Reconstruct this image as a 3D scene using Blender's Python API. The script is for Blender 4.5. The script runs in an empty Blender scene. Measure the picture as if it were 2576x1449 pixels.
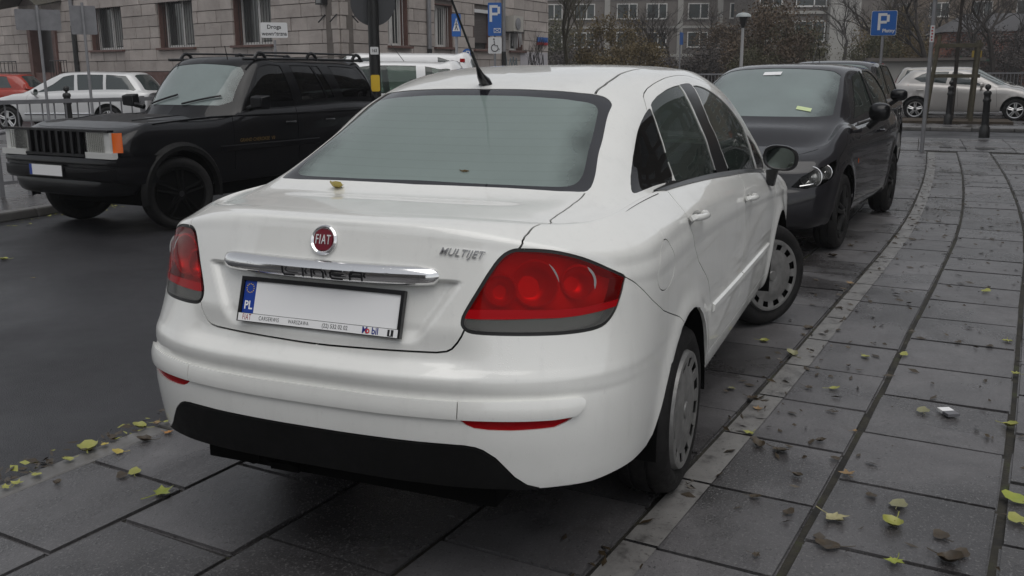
import bpy, bmesh, math, random
import numpy as np
from mathutils import Vector, Matrix, Euler
from mathutils.geometry import delaunay_2d_cdt
R = math.radians
random.seed(7); rng = np.random.default_rng(7)
sc = bpy.context.scene
C = sc.collection
# ------------------------------------------------------------------ camera
CAM = (-2.1655, -1.4910, 1.4961); YAW, PIT, ROLL = .3925, .2231, -.0035
cam = bpy.data.cameras.new('camera'); camo = bpy.data.objects.new('camera', cam); C.objects.link(camo)
cam.sensor_width = 36; cam.lens = 2389.72 / 2576 * 36; cam.clip_start = .05; cam.clip_end = 1500
_f = np.array([math.cos(PIT)*math.cos(YAW), math.cos(PIT)*math.sin(YAW), -math.sin(PIT)])
_r = np.array([math.sin(YAW), -math.cos(YAW), 0]); _u = np.cross(_r, _f)
_c, _s = math.cos(ROLL), math.sin(ROLL); _r, _u = _c*_r+_s*_u, -_s*_r+_c*_u
camo.matrix_world = Matrix(((_r[0], _u[0], -_f[0], CAM[0]), (_r[1], _u[1], -_f[1], CAM[1]), (_r[2], _u[2], -_f[2], CAM[2]), (0, 0, 0, 1)))
sc.camera = camo
# ------------------------------------------------------------------ sky and sun (flat overcast, late autumn)
SUN_EL, SUN_ROT = R(70), R(225)
w = bpy.data.worlds.new('World'); sc.world = w; w.use_nodes = True
nt = w.node_tree; bg = nt.nodes['Background']
sky = nt.nodes.new('ShaderNodeTexSky'); sky.sky_type = 'NISHITA'; sky.sun_disc = False
sky.sun_elevation = SUN_EL; sky.sun_rotation = SUN_ROT; sky.air_density = 1.0; sky.dust_density = 1.0; sky.ozone_density = 1.0
hs = nt.nodes.new('ShaderNodeHueSaturation'); hs.inputs['Saturation'].default_value = .16
nt.links.new(sky.outputs[0], hs.inputs['Color']); nt.links.new(hs.outputs[0], bg.inputs[0])
bg.inputs[1].default_value = .125
sl = bpy.data.lights.new('sun', 'SUN'); so = bpy.data.objects.new('sun', sl); C.objects.link(so)
sl.energy = 1.1; sl.angle = R(60); sl.color = (1, .97, .93)
so.rotation_euler = Euler((R(90)-SUN_EL, 0, R(180)-SUN_ROT), 'XYZ')
sc.view_settings.view_transform = 'Standard'; sc.view_settings.look = 'None'
sc.view_settings.gamma = 1; sc.view_settings.exposure = .12; sc.view_settings.use_curve_mapping = False
# ------------------------------------------------------------------ helpers
def tag(o, label=None, cat=None, group=None, kind=None):
    if label: o['label'] = label
    if cat: o['category'] = cat
    if group: o['group'] = group
    if kind: o['kind'] = kind
    return o
def thing(name, label, cat, loc=(0, 0, 0), rz=0, group=None):
    o = bpy.data.objects.new(name, None); C.objects.link(o); o.empty_display_size = .1
    o.location = loc; o.rotation_euler = (0, 0, rz)
    return tag(o, label, cat, group)
def link(name, me, mat=None, parent=None):
    o = bpy.data.objects.new(name, me); C.objects.link(o)
    if mat is not None and not me.materials: me.materials.append(mat)
    if parent is not None: o.parent = parent
    return o
def copy_tree(o, parent=None):
    c = o.copy(); C.objects.link(c); c.parent = parent
    for ch in list(o.children): copy_tree(ch, c)
    return c
class MB:
    """collects shapes; build() links them as one mesh"""
    def __init__(s): s.v = []; s.f = []
    def add(s, vs, fs):
        n = len(s.v); s.v += [tuple(map(float, x)) for x in vs]; s.f += [tuple(n+i for i in q) for q in fs]; return s
    def box(s, c, d, rz=0, m=None):
        x, y, z = d[0]/2, d[1]/2, d[2]/2
        vs = [Vector(q) for q in ((-x,-y,-z),(x,-y,-z),(x,y,-z),(-x,y,-z),(-x,-y,z),(x,-y,z),(x,y,z),(-x,y,z))]
        M = m if m is not None else Matrix.Rotation(rz, 3, 'Z')
        return s.add([Vector(c)+M@q for q in vs], [(3,2,1,0),(4,5,6,7),(0,1,5,4),(1,2,6,5),(2,3,7,6),(3,0,4,7)])
    def tube(s, path, r, n=8, caps=True, r2=None):
        P = [Vector(q) for q in path]; k = len(P); base = len(s.v); t0 = None
        for i, q in enumerate(P):
            t = (P[min(i+1, k-1)]-P[max(i-1, 0)]).normalized()
            if t0 is None:
                a = Vector((0, 0, 1)) if abs(t.z) < .9 else Vector((1, 0, 0)); u = t.cross(a).normalized()
            else:
                u = (u-t*u.dot(t)).normalized()
            v = t.cross(u); t0 = t
            rr = r if r2 is None else r+(r2-r)*i/(k-1)
            for j in range(n):
                an = 2*math.pi*j/n; s.v.append(tuple(q+(u*math.cos(an)+v*math.sin(an))*rr))
        for i in range(k-1):
            for j in range(n):
                a, b = base+i*n+j, base+i*n+(j+1) % n; s.f.append((a, b, b+n, a+n))
        if caps: s.f.append(tuple(base+j for j in range(n))[::-1]); s.f.append(tuple(base+(k-1)*n+j for j in range(n)))
        return s
    def lathe(s, prof, n=24, c=(0, 0, 0), axis='Z', close=True):
        base = len(s.v); k = len(prof)
        for r, h in prof:
            for j in range(n):
                a = 2*math.pi*j/n; x, y = r*math.cos(a), r*math.sin(a)
                q = (x, y, h) if axis == 'Z' else ((x, h, y) if axis == 'Y' else (h, x, y))
                s.v.append((c[0]+q[0], c[1]+q[1], c[2]+q[2]))
        for i in range(k-1):
            for j in range(n):
                a, b = base+i*n+j, base+i*n+(j+1) % n
                s.f.append((a, b, b+n, a+n) if axis != 'Y' else (a, a+n, b+n, b))
        if close:
            s.f.append(tuple(base+j for j in range(n))[::-1]); s.f.append(tuple(base+(k-1)*n+j for j in range(n)))
        return s
    def prism(s, poly, z0, z1, M=None):
        n = len(poly); M = M or Matrix.Identity(4)
        vs = [M@Vector((x, y, z0)) for x, y in poly]+[M@Vector((x, y, z1)) for x, y in poly]
        return s.add(vs, [tuple(range(n))[::-1], tuple(range(n, 2*n))]+[(i, (i+1) % n, n+(i+1) % n, n+i) for i in range(n)])
    def mesh(s, name, smooth=40):
        me = bpy.data.meshes.new(name); me.from_pydata(s.v, [], s.f); me.validate()
        if smooth:
            me.polygons.foreach_set('use_smooth', [True]*len(me.polygons)); me.set_sharp_from_angle(angle=R(smooth))
        return me
    def build(s, name, mat, parent=None, smooth=40): return link(name, s.mesh(name, smooth), mat, parent)
def grid_mesh(name, fn, us, vs, mat, parent=None, flip=False, thick=0):
    V = [tuple(map(float, fn(u, v))) for u in us for v in vs]; m = len(vs)
    F = [(i*m+j, (i+1)*m+j, (i+1)*m+j+1, i*m+j+1) for i in range(len(us)-1) for j in range(m-1)]
    if flip: F = [f[::-1] for f in F]
    me = bpy.data.meshes.new(name); me.from_pydata(V, [], F); me.polygons.foreach_set('use_smooth', [True]*len(F))
    return link(name, me, mat, parent)
_txt = {}
def text_mesh(body, size=1, sx=1, shear=0, ext=.0, bold=0, align='CENTER', spacing=1):
    """flat lettering as a mesh lying in its XY plane"""
    cu = bpy.data.curves.new('lettering', 'FONT'); cu.body = body; cu.size = size; cu.align_x = align; cu.align_y = 'CENTER'
    cu.shear = shear; cu.extrude = ext; cu.offset = bold; cu.space_character = spacing; cu.resolution_u = 3
    o = bpy.data.objects.new('lettering', cu); C.objects.link(o)
    me = bpy.data.meshes.new_from_object(o.evaluated_get(bpy.context.evaluated_depsgraph_get()))
    bpy.data.objects.remove(o); bpy.data.curves.remove(cu)
    for v in me.vertices: v.co.x *= sx
    me.name = 'lettering'
    return me
# ------------------------------------------------------------------ materials
class N:
    """tiny node helper"""
    def __init__(s, name):
        s.m = bpy.data.materials.new(name); s.m.use_nodes = True; s.t = s.m.node_tree; s.b = s.t.nodes['Principled BSDF']; s.out = s.t.nodes['Material Output']
    def n(s, typ, **kw):
        x = s.t.nodes.new(typ)
        for k, v in kw.items(): setattr(x, k, v)
        return x
    def l(s, a, b): s.t.links.new(a, b)
    def coord(s, kind='Object'):
        return s.n('ShaderNodeTexCoord').outputs[kind]
    def noise(s, scale, detail=3, rough=.55, vec=None, dist=0):
        x = s.n('ShaderNodeTexNoise'); x.inputs['Scale'].default_value = scale; x.inputs['Detail'].default_value = detail; x.inputs['Roughness'].default_value = rough; x.inputs['Distortion'].default_value = dist
        s.l(vec if vec is not None else s.coord(), x.inputs['Vector']); return x.outputs['Fac']
    def ramp(s, fac, stops):
        x = s.n('ShaderNodeValToRGB'); e = x.color_ramp.elements
        while len(e) < len(stops): e.new(.5)
        for i, (p, c) in enumerate(stops):
            e[i].position = p; e[i].color = (c if len(c) == 4 else tuple(c)+(1,)) if hasattr(c, '__len__') else (c, c, c, 1)
        s.l(fac, x.inputs[0]); return x.outputs[0]
    def mix(s, fac, a, b, mode='MIX'):
        x = s.n('ShaderNodeMix', data_type='RGBA', blend_type=mode)
        for sock, v in ((x.inputs['Factor'], fac), (x.inputs['A'], a), (x.inputs['B'], b)):
            if hasattr(v, 'is_output'): s.l(v, sock)
            else: sock.default_value = v if not hasattr(v, '__len__') else (tuple(v)+(1,) if len(v) == 3 else v)
        return x.outputs['Result']
    def bump(s, h, strength=.3, dist=.01):
        x = s.n('ShaderNodeBump'); x.inputs['Strength'].default_value = strength; x.inputs['Distance'].default_value = dist
        s.l(h, x.inputs['Height']); s.l(x.outputs[0], s.b.inputs['Normal']); return x
    def set(s, **kw):
        for k, v in kw.items():
            i = s.b.inputs[k.replace('_', ' ')]
            if hasattr(v, 'is_output'): s.l(v, i)
            else: i.default_value = tuple(v)+(1,) if hasattr(v, '__len__') and len(v) == 3 else v
        return s
    def rand(s): return s.n('ShaderNodeObjectInfo').outputs['Random']
def plain(name, col, rough=.5, metal=0, coat=0, spec=.5):
    return N(name).set(Base_Color=col, Roughness=rough, Metallic=metal, Coat_Weight=coat, Coat_Roughness=.06, Specular_IOR_Level=spec).m
def weathered(name, c1, c2, scale=6, rough=(.4, .7), bump=.15, metal=0, coat=0, randv=0, spec=.5):
    k = N(name); f = k.noise(scale, 5, .6)
    col = k.ramp(f, [(.3, c1), (.7, c2)])
    if randv:
        v = k.ramp(k.rand(), [(0, 1-randv), (1, 1+randv)]); col = k.mix(1, col, v, 'MULTIPLY')
    k.set(Base_Color=col, Roughness=k.ramp(k.noise(scale*2.3, 4), [(.3, rough[0]), (.7, rough[1])]), Metallic=metal, Coat_Weight=coat)
    k.b.inputs['Specular IOR Level'].default_value = spec
    k.bump(k.noise(scale*9, 3), bump, .004)
    return k.m
def paint(name, col, drops=.05, flake=0, ior=1.5, grime=0, coatw=.9):
    """clear-coated car paint, damp: fine beads of rain as relief"""
    k = N(name)
    d = k.noise(70, 3, .6); col2 = k.ramp(k.noise(2.2, 4, .6), [(.3, tuple(c*.93 for c in col)), (.7, col)])
    if grime:
        mp = k.n('ShaderNodeMapping'); mp.inputs['Scale'].default_value = (9, 9, 1.2); k.l(k.coord(), mp.inputs[0])
        col2 = k.mix(k.ramp(k.noise(1.6, 6, .7, mp.outputs[0]), [(.52, 0), (.78, .22)]), col2, tuple(c*.62 for c in col))
        col2 = k.mix(k.ramp(k.noise(55, 4, .7), [(.60, 0), (.74, .16)]), col2, tuple(c*.45 for c in col))
    k.set(Base_Color=col2, Roughness=.45, Coat_Weight=coatw, Coat_Roughness=.035, Metallic=flake, Specular_IOR_Level=.12, Coat_IOR=ior)
    v = k.n('ShaderNodeTexVoronoi', feature='F1'); v.inputs['Scale'].default_value = 190; k.l(k.coord(), v.inputs['Vector'])
    h = k.ramp(v.outputs['Distance'], [(.0, 1), (.34, 0)])
    n2 = k.noise(14, 3); hh = k.mix(k.ramp(n2, [(.45, 0), (.62, 1)]), (0, 0, 0), h)
    k.bump(hh, drops, .002)
    k.l(k.b.inputs['Normal'].links[0].from_socket, k.b.inputs['Coat Normal'])
    return k.m
M = {}
M['white'] = paint('white_paint', (.78, .78, .75), .22, 0, 1.7, 1)
M['black_car'] = paint('black_paint', (.004, .004, .005), .12, coatw=.5)
M['dark_car'] = paint('dark_grey_paint', (.009, .0085, .011), .12, .0)
M['silver'] = paint('silver_paint', (.52, .50, .48), .1, .35)
M['silver2'] = paint('champagne_paint', (.45, .43, .40), .1, .35)
M['red_car'] = paint('red_paint', (.33, .035, .02), .1)
M['white2'] = paint('bright_white_paint', (.78, .78, .78), .08)
M['white3'] = paint('silver_white_paint', (.62, .62, .62), .08, .15)
M['lamp_dark'] = plain('dark_lamp_housing', (.09, .09, .085), .3, .3)
M['tail_bowl'] = plain('tail_lamp_reflector', (.50, .50, .50), .30, .6)
M['plastic'] = weathered('black_plastic', (.004, .004, .004), (.007, .007, .007), 12, (.5, .7), .15, spec=.2)
M['trim'] = plain('black_trim', (.008, .008, .009), .28)
M['gasket'] = plain('rubber_gasket', (.006, .006, .006), .55)
M['void'] = plain('dark_cavity', (.003, .003, .003), .9, spec=.1)
M['rubber'] = weathered('tyre_rubber', (.008, .008, .008), (.016, .015, .015), 25, (.55, .75), .3, spec=.25)
M['chrome'] = N('chrome').set(Base_Color=(.80, .80, .80), Metallic=1, Roughness=.09).m
def _wetchrome():
    k = N('wet_chrome'); v = k.n('ShaderNodeTexVoronoi', feature='F1'); v.inputs['Scale'].default_value = 150; k.l(k.coord(), v.inputs['Vector'])
    k.set(Base_Color=(.78, .78, .78), Metallic=1, Roughness=.10); k.bump(k.mix(k.ramp(k.noise(30, 3), [(.5, 0), (.6, 1)]), (0, 0, 0), k.ramp(v.outputs['Distance'], [(0, 1), (.3, 0)])), .16, .003); return k.m
M['wetchrome'] = _wetchrome()
M['hubcap'] = weathered('hubcap_silver', (.15, .15, .145), (.24, .235, .23), 20, (.35, .5), .05, .4)
M['alloy'] = plain('alloy_silver', (.62, .62, .62), .28, .8)
M['red_lens'] = None
def lens(name, col, alpha_rough=.03, solid=.0):
    k = N(name); t = k.n('ShaderNodeBsdfTransparent'); t.inputs[0].default_value = tuple(col)+(1,)
    g = k.n('ShaderNodeBsdfGlossy'); g.inputs['Roughness'].default_value = alpha_rough; g.inputs[0].default_value = (1, 1, 1, 1)
    f = k.n('ShaderNodeFresnel'); f.inputs['IOR'].default_value = 1.2
    d = k.n('ShaderNodeBsdfDiffuse'); d.inputs[0].default_value = tuple(col)+(1,)
    m0 = k.n('ShaderNodeMixShader'); m0.inputs[0].default_value = solid; k.l(t.outputs[0], m0.inputs[1]); k.l(d.outputs[0], m0.inputs[2])
    m1 = k.n('ShaderNodeMixShader'); k.l(f.outputs[0], m1.inputs[0]); k.l(m0.outputs[0], m1.inputs[1]); k.l(g.outputs[0], m1.inputs[2])
    k.l(m1.outputs[0], k.out.inputs[0]); return k.m
M['red_lens'] = lens('red_lens', (.93, .022, .022), .03, .10)
M['red_band'] = lens('red_band_lens', (.42, .006, .010), .06, .8)
M['clear_lens'] = lens('clear_lens', (.75, .75, .72), .04, .10)
M['headlamp'] = lens('headlamp_glass', (.88, .88, .86), .03, .06)
M['lamp_cover'] = lens('lamp_cover', (.9, .9, .9), .03, .0)
M['amber'] = lens('amber_lens', (.85, .16, .01), .05, .6)
M['bowl'] = plain('lamp_reflector', (.75, .75, .75), .18, 1)
M['lamp_back'] = plain('lamp_housing', (.48, .48, .48), .5, .2)
def glass(name, tint, body, fog=0., rough=.02, fogcol=(.55, .60, .58), drops=.25, edge=None, lines=False):
    """car glass: tinted see-through pane, partly misted inside and beaded with rain outside"""
    k = N(name)
    t = k.n('ShaderNodeBsdfTransparent'); t.inputs[0].default_value = tuple(tint)+(1,)
    d = k.n('ShaderNodeBsdfDiffuse')
    fcol = k.ramp(k.noise(2.4, 5, .6), [(.25, tuple(c*.84 for c in fogcol)), (.75, fogcol)])
    sep = k.n('ShaderNodeSeparateXYZ'); k.l(k.coord(), sep.inputs[0])
    if lines:
        mm = k.n('ShaderNodeMath', operation='MULTIPLY'); mm.inputs[1].default_value = 2*math.pi/.024; k.l(sep.outputs[2], mm.inputs[0])
        sn = k.n('ShaderNodeMath', operation='SINE'); k.l(mm.outputs[0], sn.inputs[0])
        fcol = k.mix(k.ramp(sn.outputs[0], [(.90, 0), (.98, .10)]), fcol, (.10, .11, .11))
    k.l(fcol, d.inputs[0])
    m0 = k.n('ShaderNodeMixShader'); k.l(t.outputs[0], m0.inputs[1]); k.l(d.outputs[0], m0.inputs[2])
    if edge:
        ab = k.n('ShaderNodeMath', operation='ABSOLUTE'); k.l(sep.outputs[1], ab.inputs[0])
        ad = k.n('ShaderNodeMath', operation='MULTIPLY_ADD'); ad.inputs[1].default_value = .22; k.l(k.noise(4, 4, .6), ad.inputs[0]); k.l(ab.outputs[0], ad.inputs[2])
        mr = k.n('ShaderNodeMapRange', interpolation_type='SMOOTHSTEP'); mr.inputs[1].default_value = edge[0]+.11; mr.inputs[2].default_value = edge[1]+.11; mr.inputs[3].default_value = fog; mr.inputs[4].default_value = fog*.25
        k.l(ad.outputs[0], mr.inputs[0]); k.l(mr.outputs[0], m0.inputs[0])
    else: m0.inputs[0].default_value = fog
    g = k.n('ShaderNodeBsdfGlossy'); g.inputs['Roughness'].default_value = rough
    f = k.n('ShaderNodeFresnel'); f.inputs['IOR'].default_value = 1.6
    v = k.n('ShaderNodeTexVoronoi', feature='F1'); v.inputs['Scale'].default_value = 130; k.l(k.coord(), v.inputs['Vector'])
    b = k.n('ShaderNodeBump'); b.inputs['Strength'].default_value = drops; b.inputs['Distance'].default_value = .002
    k.l(k.mix(k.ramp(k.noise(9, 3), [(.48, 0), (.62, 1)]), (0, 0, 0), k.ramp(v.outputs['Distance'], [(0, 1), (.35, 0)])), b.inputs['Height'])
    k.l(b.outputs[0], g.inputs['Normal']); k.l(b.outputs[0], f.inputs['Normal'])
    m1 = k.n('ShaderNodeMixShader'); k.l(f.outputs[0], m1.inputs[0]); k.l(m0.outputs[0], m1.inputs[1]); k.l(g.outputs[0], m1.inputs[2])
    k.l(m1.outputs[0], k.out.inputs[0]); return k.m
M['rear_glass'] = glass('misted_rear_glass', (.55, .62, .58), None, .58, .03, (.36, .44, .415), .35, (.40, .56), True)
M['side_glass'] = glass('green_side_glass', (.30, .38, .33), None, .12, .02, (.25, .32, .28), .35)
M['wind_glass'] = glass('misted_windscreen', (.5, .58, .55), None, .60, .03, (.36, .43, .42), .15, (.42, .68))
M['tint_glass'] = glass('privacy_glass', (.05, .05, .06), None, .05, .02, (.05, .05, .05), .1)
M['far_glass'] = N('far_car_glass').set(Base_Color=(.035, .045, .045), Roughness=.08, Specular_IOR_Level=.8).m
M['mirror'] = plain('mirror_glass', (.12, .14, .13), .03, 1)
M['cabin'] = plain('cabin_trim', (.05, .055, .055), .8)
M['seat'] = plain('seat_cloth', (.035, .04, .042), .9)
M['plate_white'] = plain('plate_white', (.82, .82, .82), .35)
M['plate_blue'] = plain('plate_blue', (.008, .045, .30), .35)
M['ink'] = plain('black_ink', (.01, .01, .012), .5)
M['ink_red'] = plain('red_ink', (.30, .01, .02), .5)
M['ink_blue'] = plain('blue_ink', (.01, .02, .20), .5)
M['yellow'] = plain('yellow_star', (.75, .50, .02), .5)
M['badge_letter'] = plain('badge_letter', (.75, .75, .75), .4, .3)
M['badge_red'] = plain('badge_enamel', (.16, .008, .02), .25, 0, 1)
# ------------------------------------------------------------------ car bodies: lofted shells cut into panels
def cr(T, P, t):
    T = np.asarray(T, float); t = np.clip(np.asarray(t, float), T[0], T[-1])
    K = len(T); i = np.clip(np.searchsorted(T, t, side='right')-1, 0, K-2); h = T[1:]-T[:-1]
    per = P.ndim == 3; hh = h.reshape((-1,)+(1,)*(P.ndim-1))
    d = (P[1:]-P[:-1])/hh; m = np.empty_like(P); m[0] = d[0]; m[-1] = d[-1]
    m[1:-1] = (d[:-1]*hh[1:]+d[1:]*hh[:-1])/(hh[1:]+hh[:-1])
    ar = np.arange(len(t)); g = (lambda X, j: X[j, ar]) if per else (lambda X, j: X[j])
    u = ((t-T[i])/h[i])[:, None]; H = h[i][:, None]
    p0, p1, m0, m1 = g(P, i), g(P, i+1), g(m, i)*H, g(m, i+1)*H; u2 = u*u; u3 = u2*u
    return (2*u3-3*u2+1)*p0+(u3-2*u2+u)*m0+(-2*u3+3*u2)*p1+(u3-u2)*m1
def ss(x, a, b):
    t = np.clip((np.asarray(x, float)-a)/(b-a), 0, 1); return t*t*(3-2*t)
def sm(x, xs, ys): return cr(np.array(xs, float), np.array(ys, float)[:, None], np.atleast_1d(x))[:, 0]
BCOL = [0, .25, .45, .56, .66, .80, 1.0]
class Shell:
    """one half (Y >= 0) of a car body. x runs from the visible end of the car, z up.
    A(q, v): wrap-around lower body, q along the plan outline from the centre line, v from sill to belt.
    B(a, b): upper body, a along the car, b from the centre line out to the belt."""
    def __init__(s, rows, ns, belt, width, ringf, stations, rxs, ast, qb, qc, ax=.62, arches=(), dip=(.03, .62), post=None, zt=(.25, 1.05), bref=1.09, zlow=.46, vk=None):
        s.bref, s.zlow = bref, zlow
        s.rows, s.ns, s.belt, s.width, s.ringf, s.ax, s.arches, s.dip, s.post, s.zt = rows, ns, belt, width, ringf, ax, arches, dip, post, zt
        VK = [0]
        for k in range(1, len(rows)):
            a, b = rows[k-1], rows[k]; VK.append(VK[-1]+max(.02, math.hypot(a[0]-b[0], a[1]-b[1])))
        if vk is not None: VK = list(vk)
        s.VK = np.array(VK); s.V = VK[-1]
        q = np.linspace(0, 6, 3000); r = s.ring(q); s._q, s._r = q, r
        s.AST = ast; s.qb = qb; s.qa = [qc]+[float(np.interp(x, r[:, 0], q)) for x in rxs]; s.AMAX = ast[-1]
        G = [s.ring(np.array(qb))]
        for k, pts in enumerate(stations): G.append(np.array(list(pts)+[tuple(s.ring(np.array([s.qa[k+1]]))[0])]))
        s.G = np.array(G)
    def ring(s, q): q = np.atleast_1d(np.asarray(q, float)); return s.A(q, np.full(q.shape, s.V))
    def A(s, q, v):
        q = np.atleast_1d(np.asarray(q, float)); v = np.atleast_1d(np.asarray(v, float))
        K = len(s.rows); P = np.zeros((K, len(q), 3)); ph = np.clip(q, 0, 1)*math.pi/2; c, sn = np.cos(ph), np.sin(ph)
        for k, (xr, zr, w, zs) in enumerate(s.rows):
            a = s.ax-xr*.75; n = s.ns[k]; rho = (np.abs(c)**n+np.abs(sn)**n)**(-1/n)
            x = xr+a*(1-rho*c)+np.maximum(q-1, 0); wx = sm(x, *s.width)
            if k >= K-3: wx = wx*(1+(sm(x, *s.ringf)-1)*(.4, .75, 1.)[k-K+3])
            z1 = s.bref+zs[1] if isinstance(zs, tuple) else zs
            if z1 > s.zlow: z1 = s.zlow+(sm(x, *s.belt)-s.zlow)*(z1-s.zlow)/(s.bref-s.zlow)
            z = zr+(z1-zr)*ss(q, *s.zt)
            if k >= K-5: z = z-s.dip[0]*np.exp(-((q-s.dip[1])/.25)**2)*(1 if k < K-2 else .6)
            P[k, :, 0] = x; P[k, :, 1] = w*rho*sn*wx; P[k, :, 2] = z
        Rr = cr(s.VK, P, v)
        if s.post: s.post(Rr, q, v)
        for (xw, zw, rad, amp, wd) in s.arches:
            r = np.hypot(Rr[:, 0]-xw, Rr[:, 2]-zw)
            Rr[:, 1] += amp*np.exp(-((r-rad)/wd)**2)*ss(Rr[:, 2], .1, .3)*(Rr[:, 1] > .5)
        return Rr
    def B(s, a, b):
        a = np.atleast_1d(np.asarray(a, float)); b = np.atleast_1d(np.asarray(b, float))
        def ev(a, b): return cr(BCOL, np.stack([cr(s.AST, s.G[:, j], a) for j in range(7)]), b)
        one = np.ones_like(a)
        e1 = s.ring(cr(s.AST, np.array(s.qa)[:, None], a)[:, 0])-ev(a, one)
        e0 = s.ring(cr(BCOL, np.array(s.qb)[:, None], b)[:, 0])-ev(0*one, b)
        w1 = ss(b, .55, 1.0)[:, None]; w0 = (1-ss(a, 0, .10))[:, None]
        return ev(a, b)+w1*e1+w0*(1-w1)*e0
def normals(F, P, flip):
    e = 1e-4; u, v = P[:, 0], P[:, 1]
    n = np.cross(F(u+e, v)-F(u-e, v), F(u, v+e)-F(u, v-e)); n /= np.maximum(np.linalg.norm(n, axis=1), 1e-12)[:, None]
    return -n if flip else n
def inpoly(p, poly):
    x, y = p[:, 0], p[:, 1]; c = np.zeros(len(p), bool); P = np.asarray(poly); n = len(P); j = n-1
    for i in range(n):
        xi, yi, xj, yj = *P[i], *P[j]
        if yi != yj: c ^= ((yi > y) != (yj > y)) & (x < (xj-xi)*(y-yi)/(yj-yi)+xi)
        j = i
    return c
def resample(pts, step, closed=False):
    P = [np.array(q, float) for q in pts]
    if closed: P.append(P[0])
    out = []
    for a, b in zip(P, P[1:]):
        k = max(1, int(math.ceil(np.linalg.norm(b-a)/step)))
        for i in range(k): out.append(a+(b-a)*i/k)
    if not closed: out.append(P[-1])
    return np.array(out)
def smooth_poly(pts, closed=False, it=2):
    P = [np.array(q, float) for q in pts]
    for _ in range(it):
        Q = []; n = len(P); rngi = range(n) if closed else range(n-1)
        if not closed: Q.append(P[0])
        for i in rngi:
            a, b = P[i], P[(i+1) % n]; Q += [a*.75+b*.25, a*.25+b*.75]
        if not closed: Q.append(P[-1])
        P = Q
    return np.array(P)
class Patch:
    """a shell surface triangulated so that every polygon and seam edge is exact"""
    def __init__(s, F, us, vs, polys=(), seams=(), gap=.0045, step=.02, flip=False):
        s.F = F; s.flip = flip
        cons = []
        for P in polys: cons.append((resample(P, step, True), True))
        s.strips = []
        for S in seams:
            g = gap
            if isinstance(S, tuple): S, g = S
            L = resample(S, step); e = 1e-4
            Ju = (F(L[:, 0]+e, L[:, 1])-F(L[:, 0]-e, L[:, 1]))/(2*e); Jv = (F(L[:, 0], L[:, 1]+e)-F(L[:, 0], L[:, 1]-e))/(2*e)
            n = np.cross(Ju, Jv); n /= np.linalg.norm(n, axis=1)[:, None]
            P3 = F(L[:, 0], L[:, 1]); t = np.gradient(P3, axis=0); t /= np.maximum(np.linalg.norm(t, axis=1), 1e-9)[:, None]
            pr = np.cross(n, t)*g/2; dl = []
            for i in range(len(L)):
                A = np.stack([Ju[i], Jv[i]], 1); dl.append(np.linalg.lstsq(A, pr[i], rcond=None)[0])
            dl = np.clip(np.array(dl), -.03, .03); strip = np.concatenate([L+dl, (L-dl)[::-1]])
            s.strips.append(strip); cons.append((strip, True))
        U, V = np.meshgrid(us, vs, indexing='ij'); G = np.stack([U.ravel(), V.ravel()], 1)
        lo, hi = G.min(0), G.max(0)
        pts = []; edges = []
        for P, closed in cons:
            P = np.clip(P, lo, hi); b = len(pts); k = len(P); pts += [tuple(q) for q in P]; edges += [(b+i, b+(i+1) % k) for i in range(k)]
        if pts:
            Cn = np.array(pts); keep = np.ones(len(G), bool)
            tol = .35*min(us[1]-us[0], vs[1]-vs[0])
            bnd = (G[:, 0] <= lo[0]+1e-9) | (G[:, 0] >= hi[0]-1e-9) | (G[:, 1] <= lo[1]+1e-9) | (G[:, 1] >= hi[1]-1e-9)
            for i in range(0, len(G), 2000):
                d = ((G[i:i+2000, None]-Cn[None])**2).sum(2).min(1); keep[i:i+2000] = d > tol*tol
            G = G[keep | bnd]
        allp = [Vector(q) for q in pts]+[Vector(q) for q in G]
        r = delaunay_2d_cdt(allp, edges, [], 0, 1e-6)
        s.P = np.array([tuple(q) for q in r[0]]); s.T = np.array([f for f in r[2] if len(f) == 3])
        s.c = s.P[s.T].mean(1); s.X = F(s.P[:, 0], s.P[:, 1]); s.N = normals(F, s.P, flip)
        s.left = np.ones(len(s.T), bool)
        # triangle orientation follows the surface normal
        a, b, c = (s.X[s.T[:, i]] for i in range(3)); fl = (np.cross(b-a, c-a)*s.N[s.T[:, 0]]).sum(1) < 0
        s.T[fl] = s.T[fl][:, ::-1]
        for st in s.strips: s.left &= ~inpoly(s.c, st)
        s.ingap = ~s.left
        s.edge_free = (lambda p: (np.abs(p[:, 0]-lo[0]) < 1e-6) | (np.abs(p[:, 1]-hi[1]) < 1e-6) | (np.abs(p[:, 1]-lo[1]) < 1e-6) | (np.abs(p[:, 0]-hi[0]) < 1e-6))
    def take(s, poly):
        m = s.left & inpoly(s.c, poly); s.left = s.left & ~m; return m
    def peek(s, poly): return s.left & inpoly(s.c, poly)
    def rest(s): m = s.left.copy(); s.left[:] = False; return m
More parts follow.
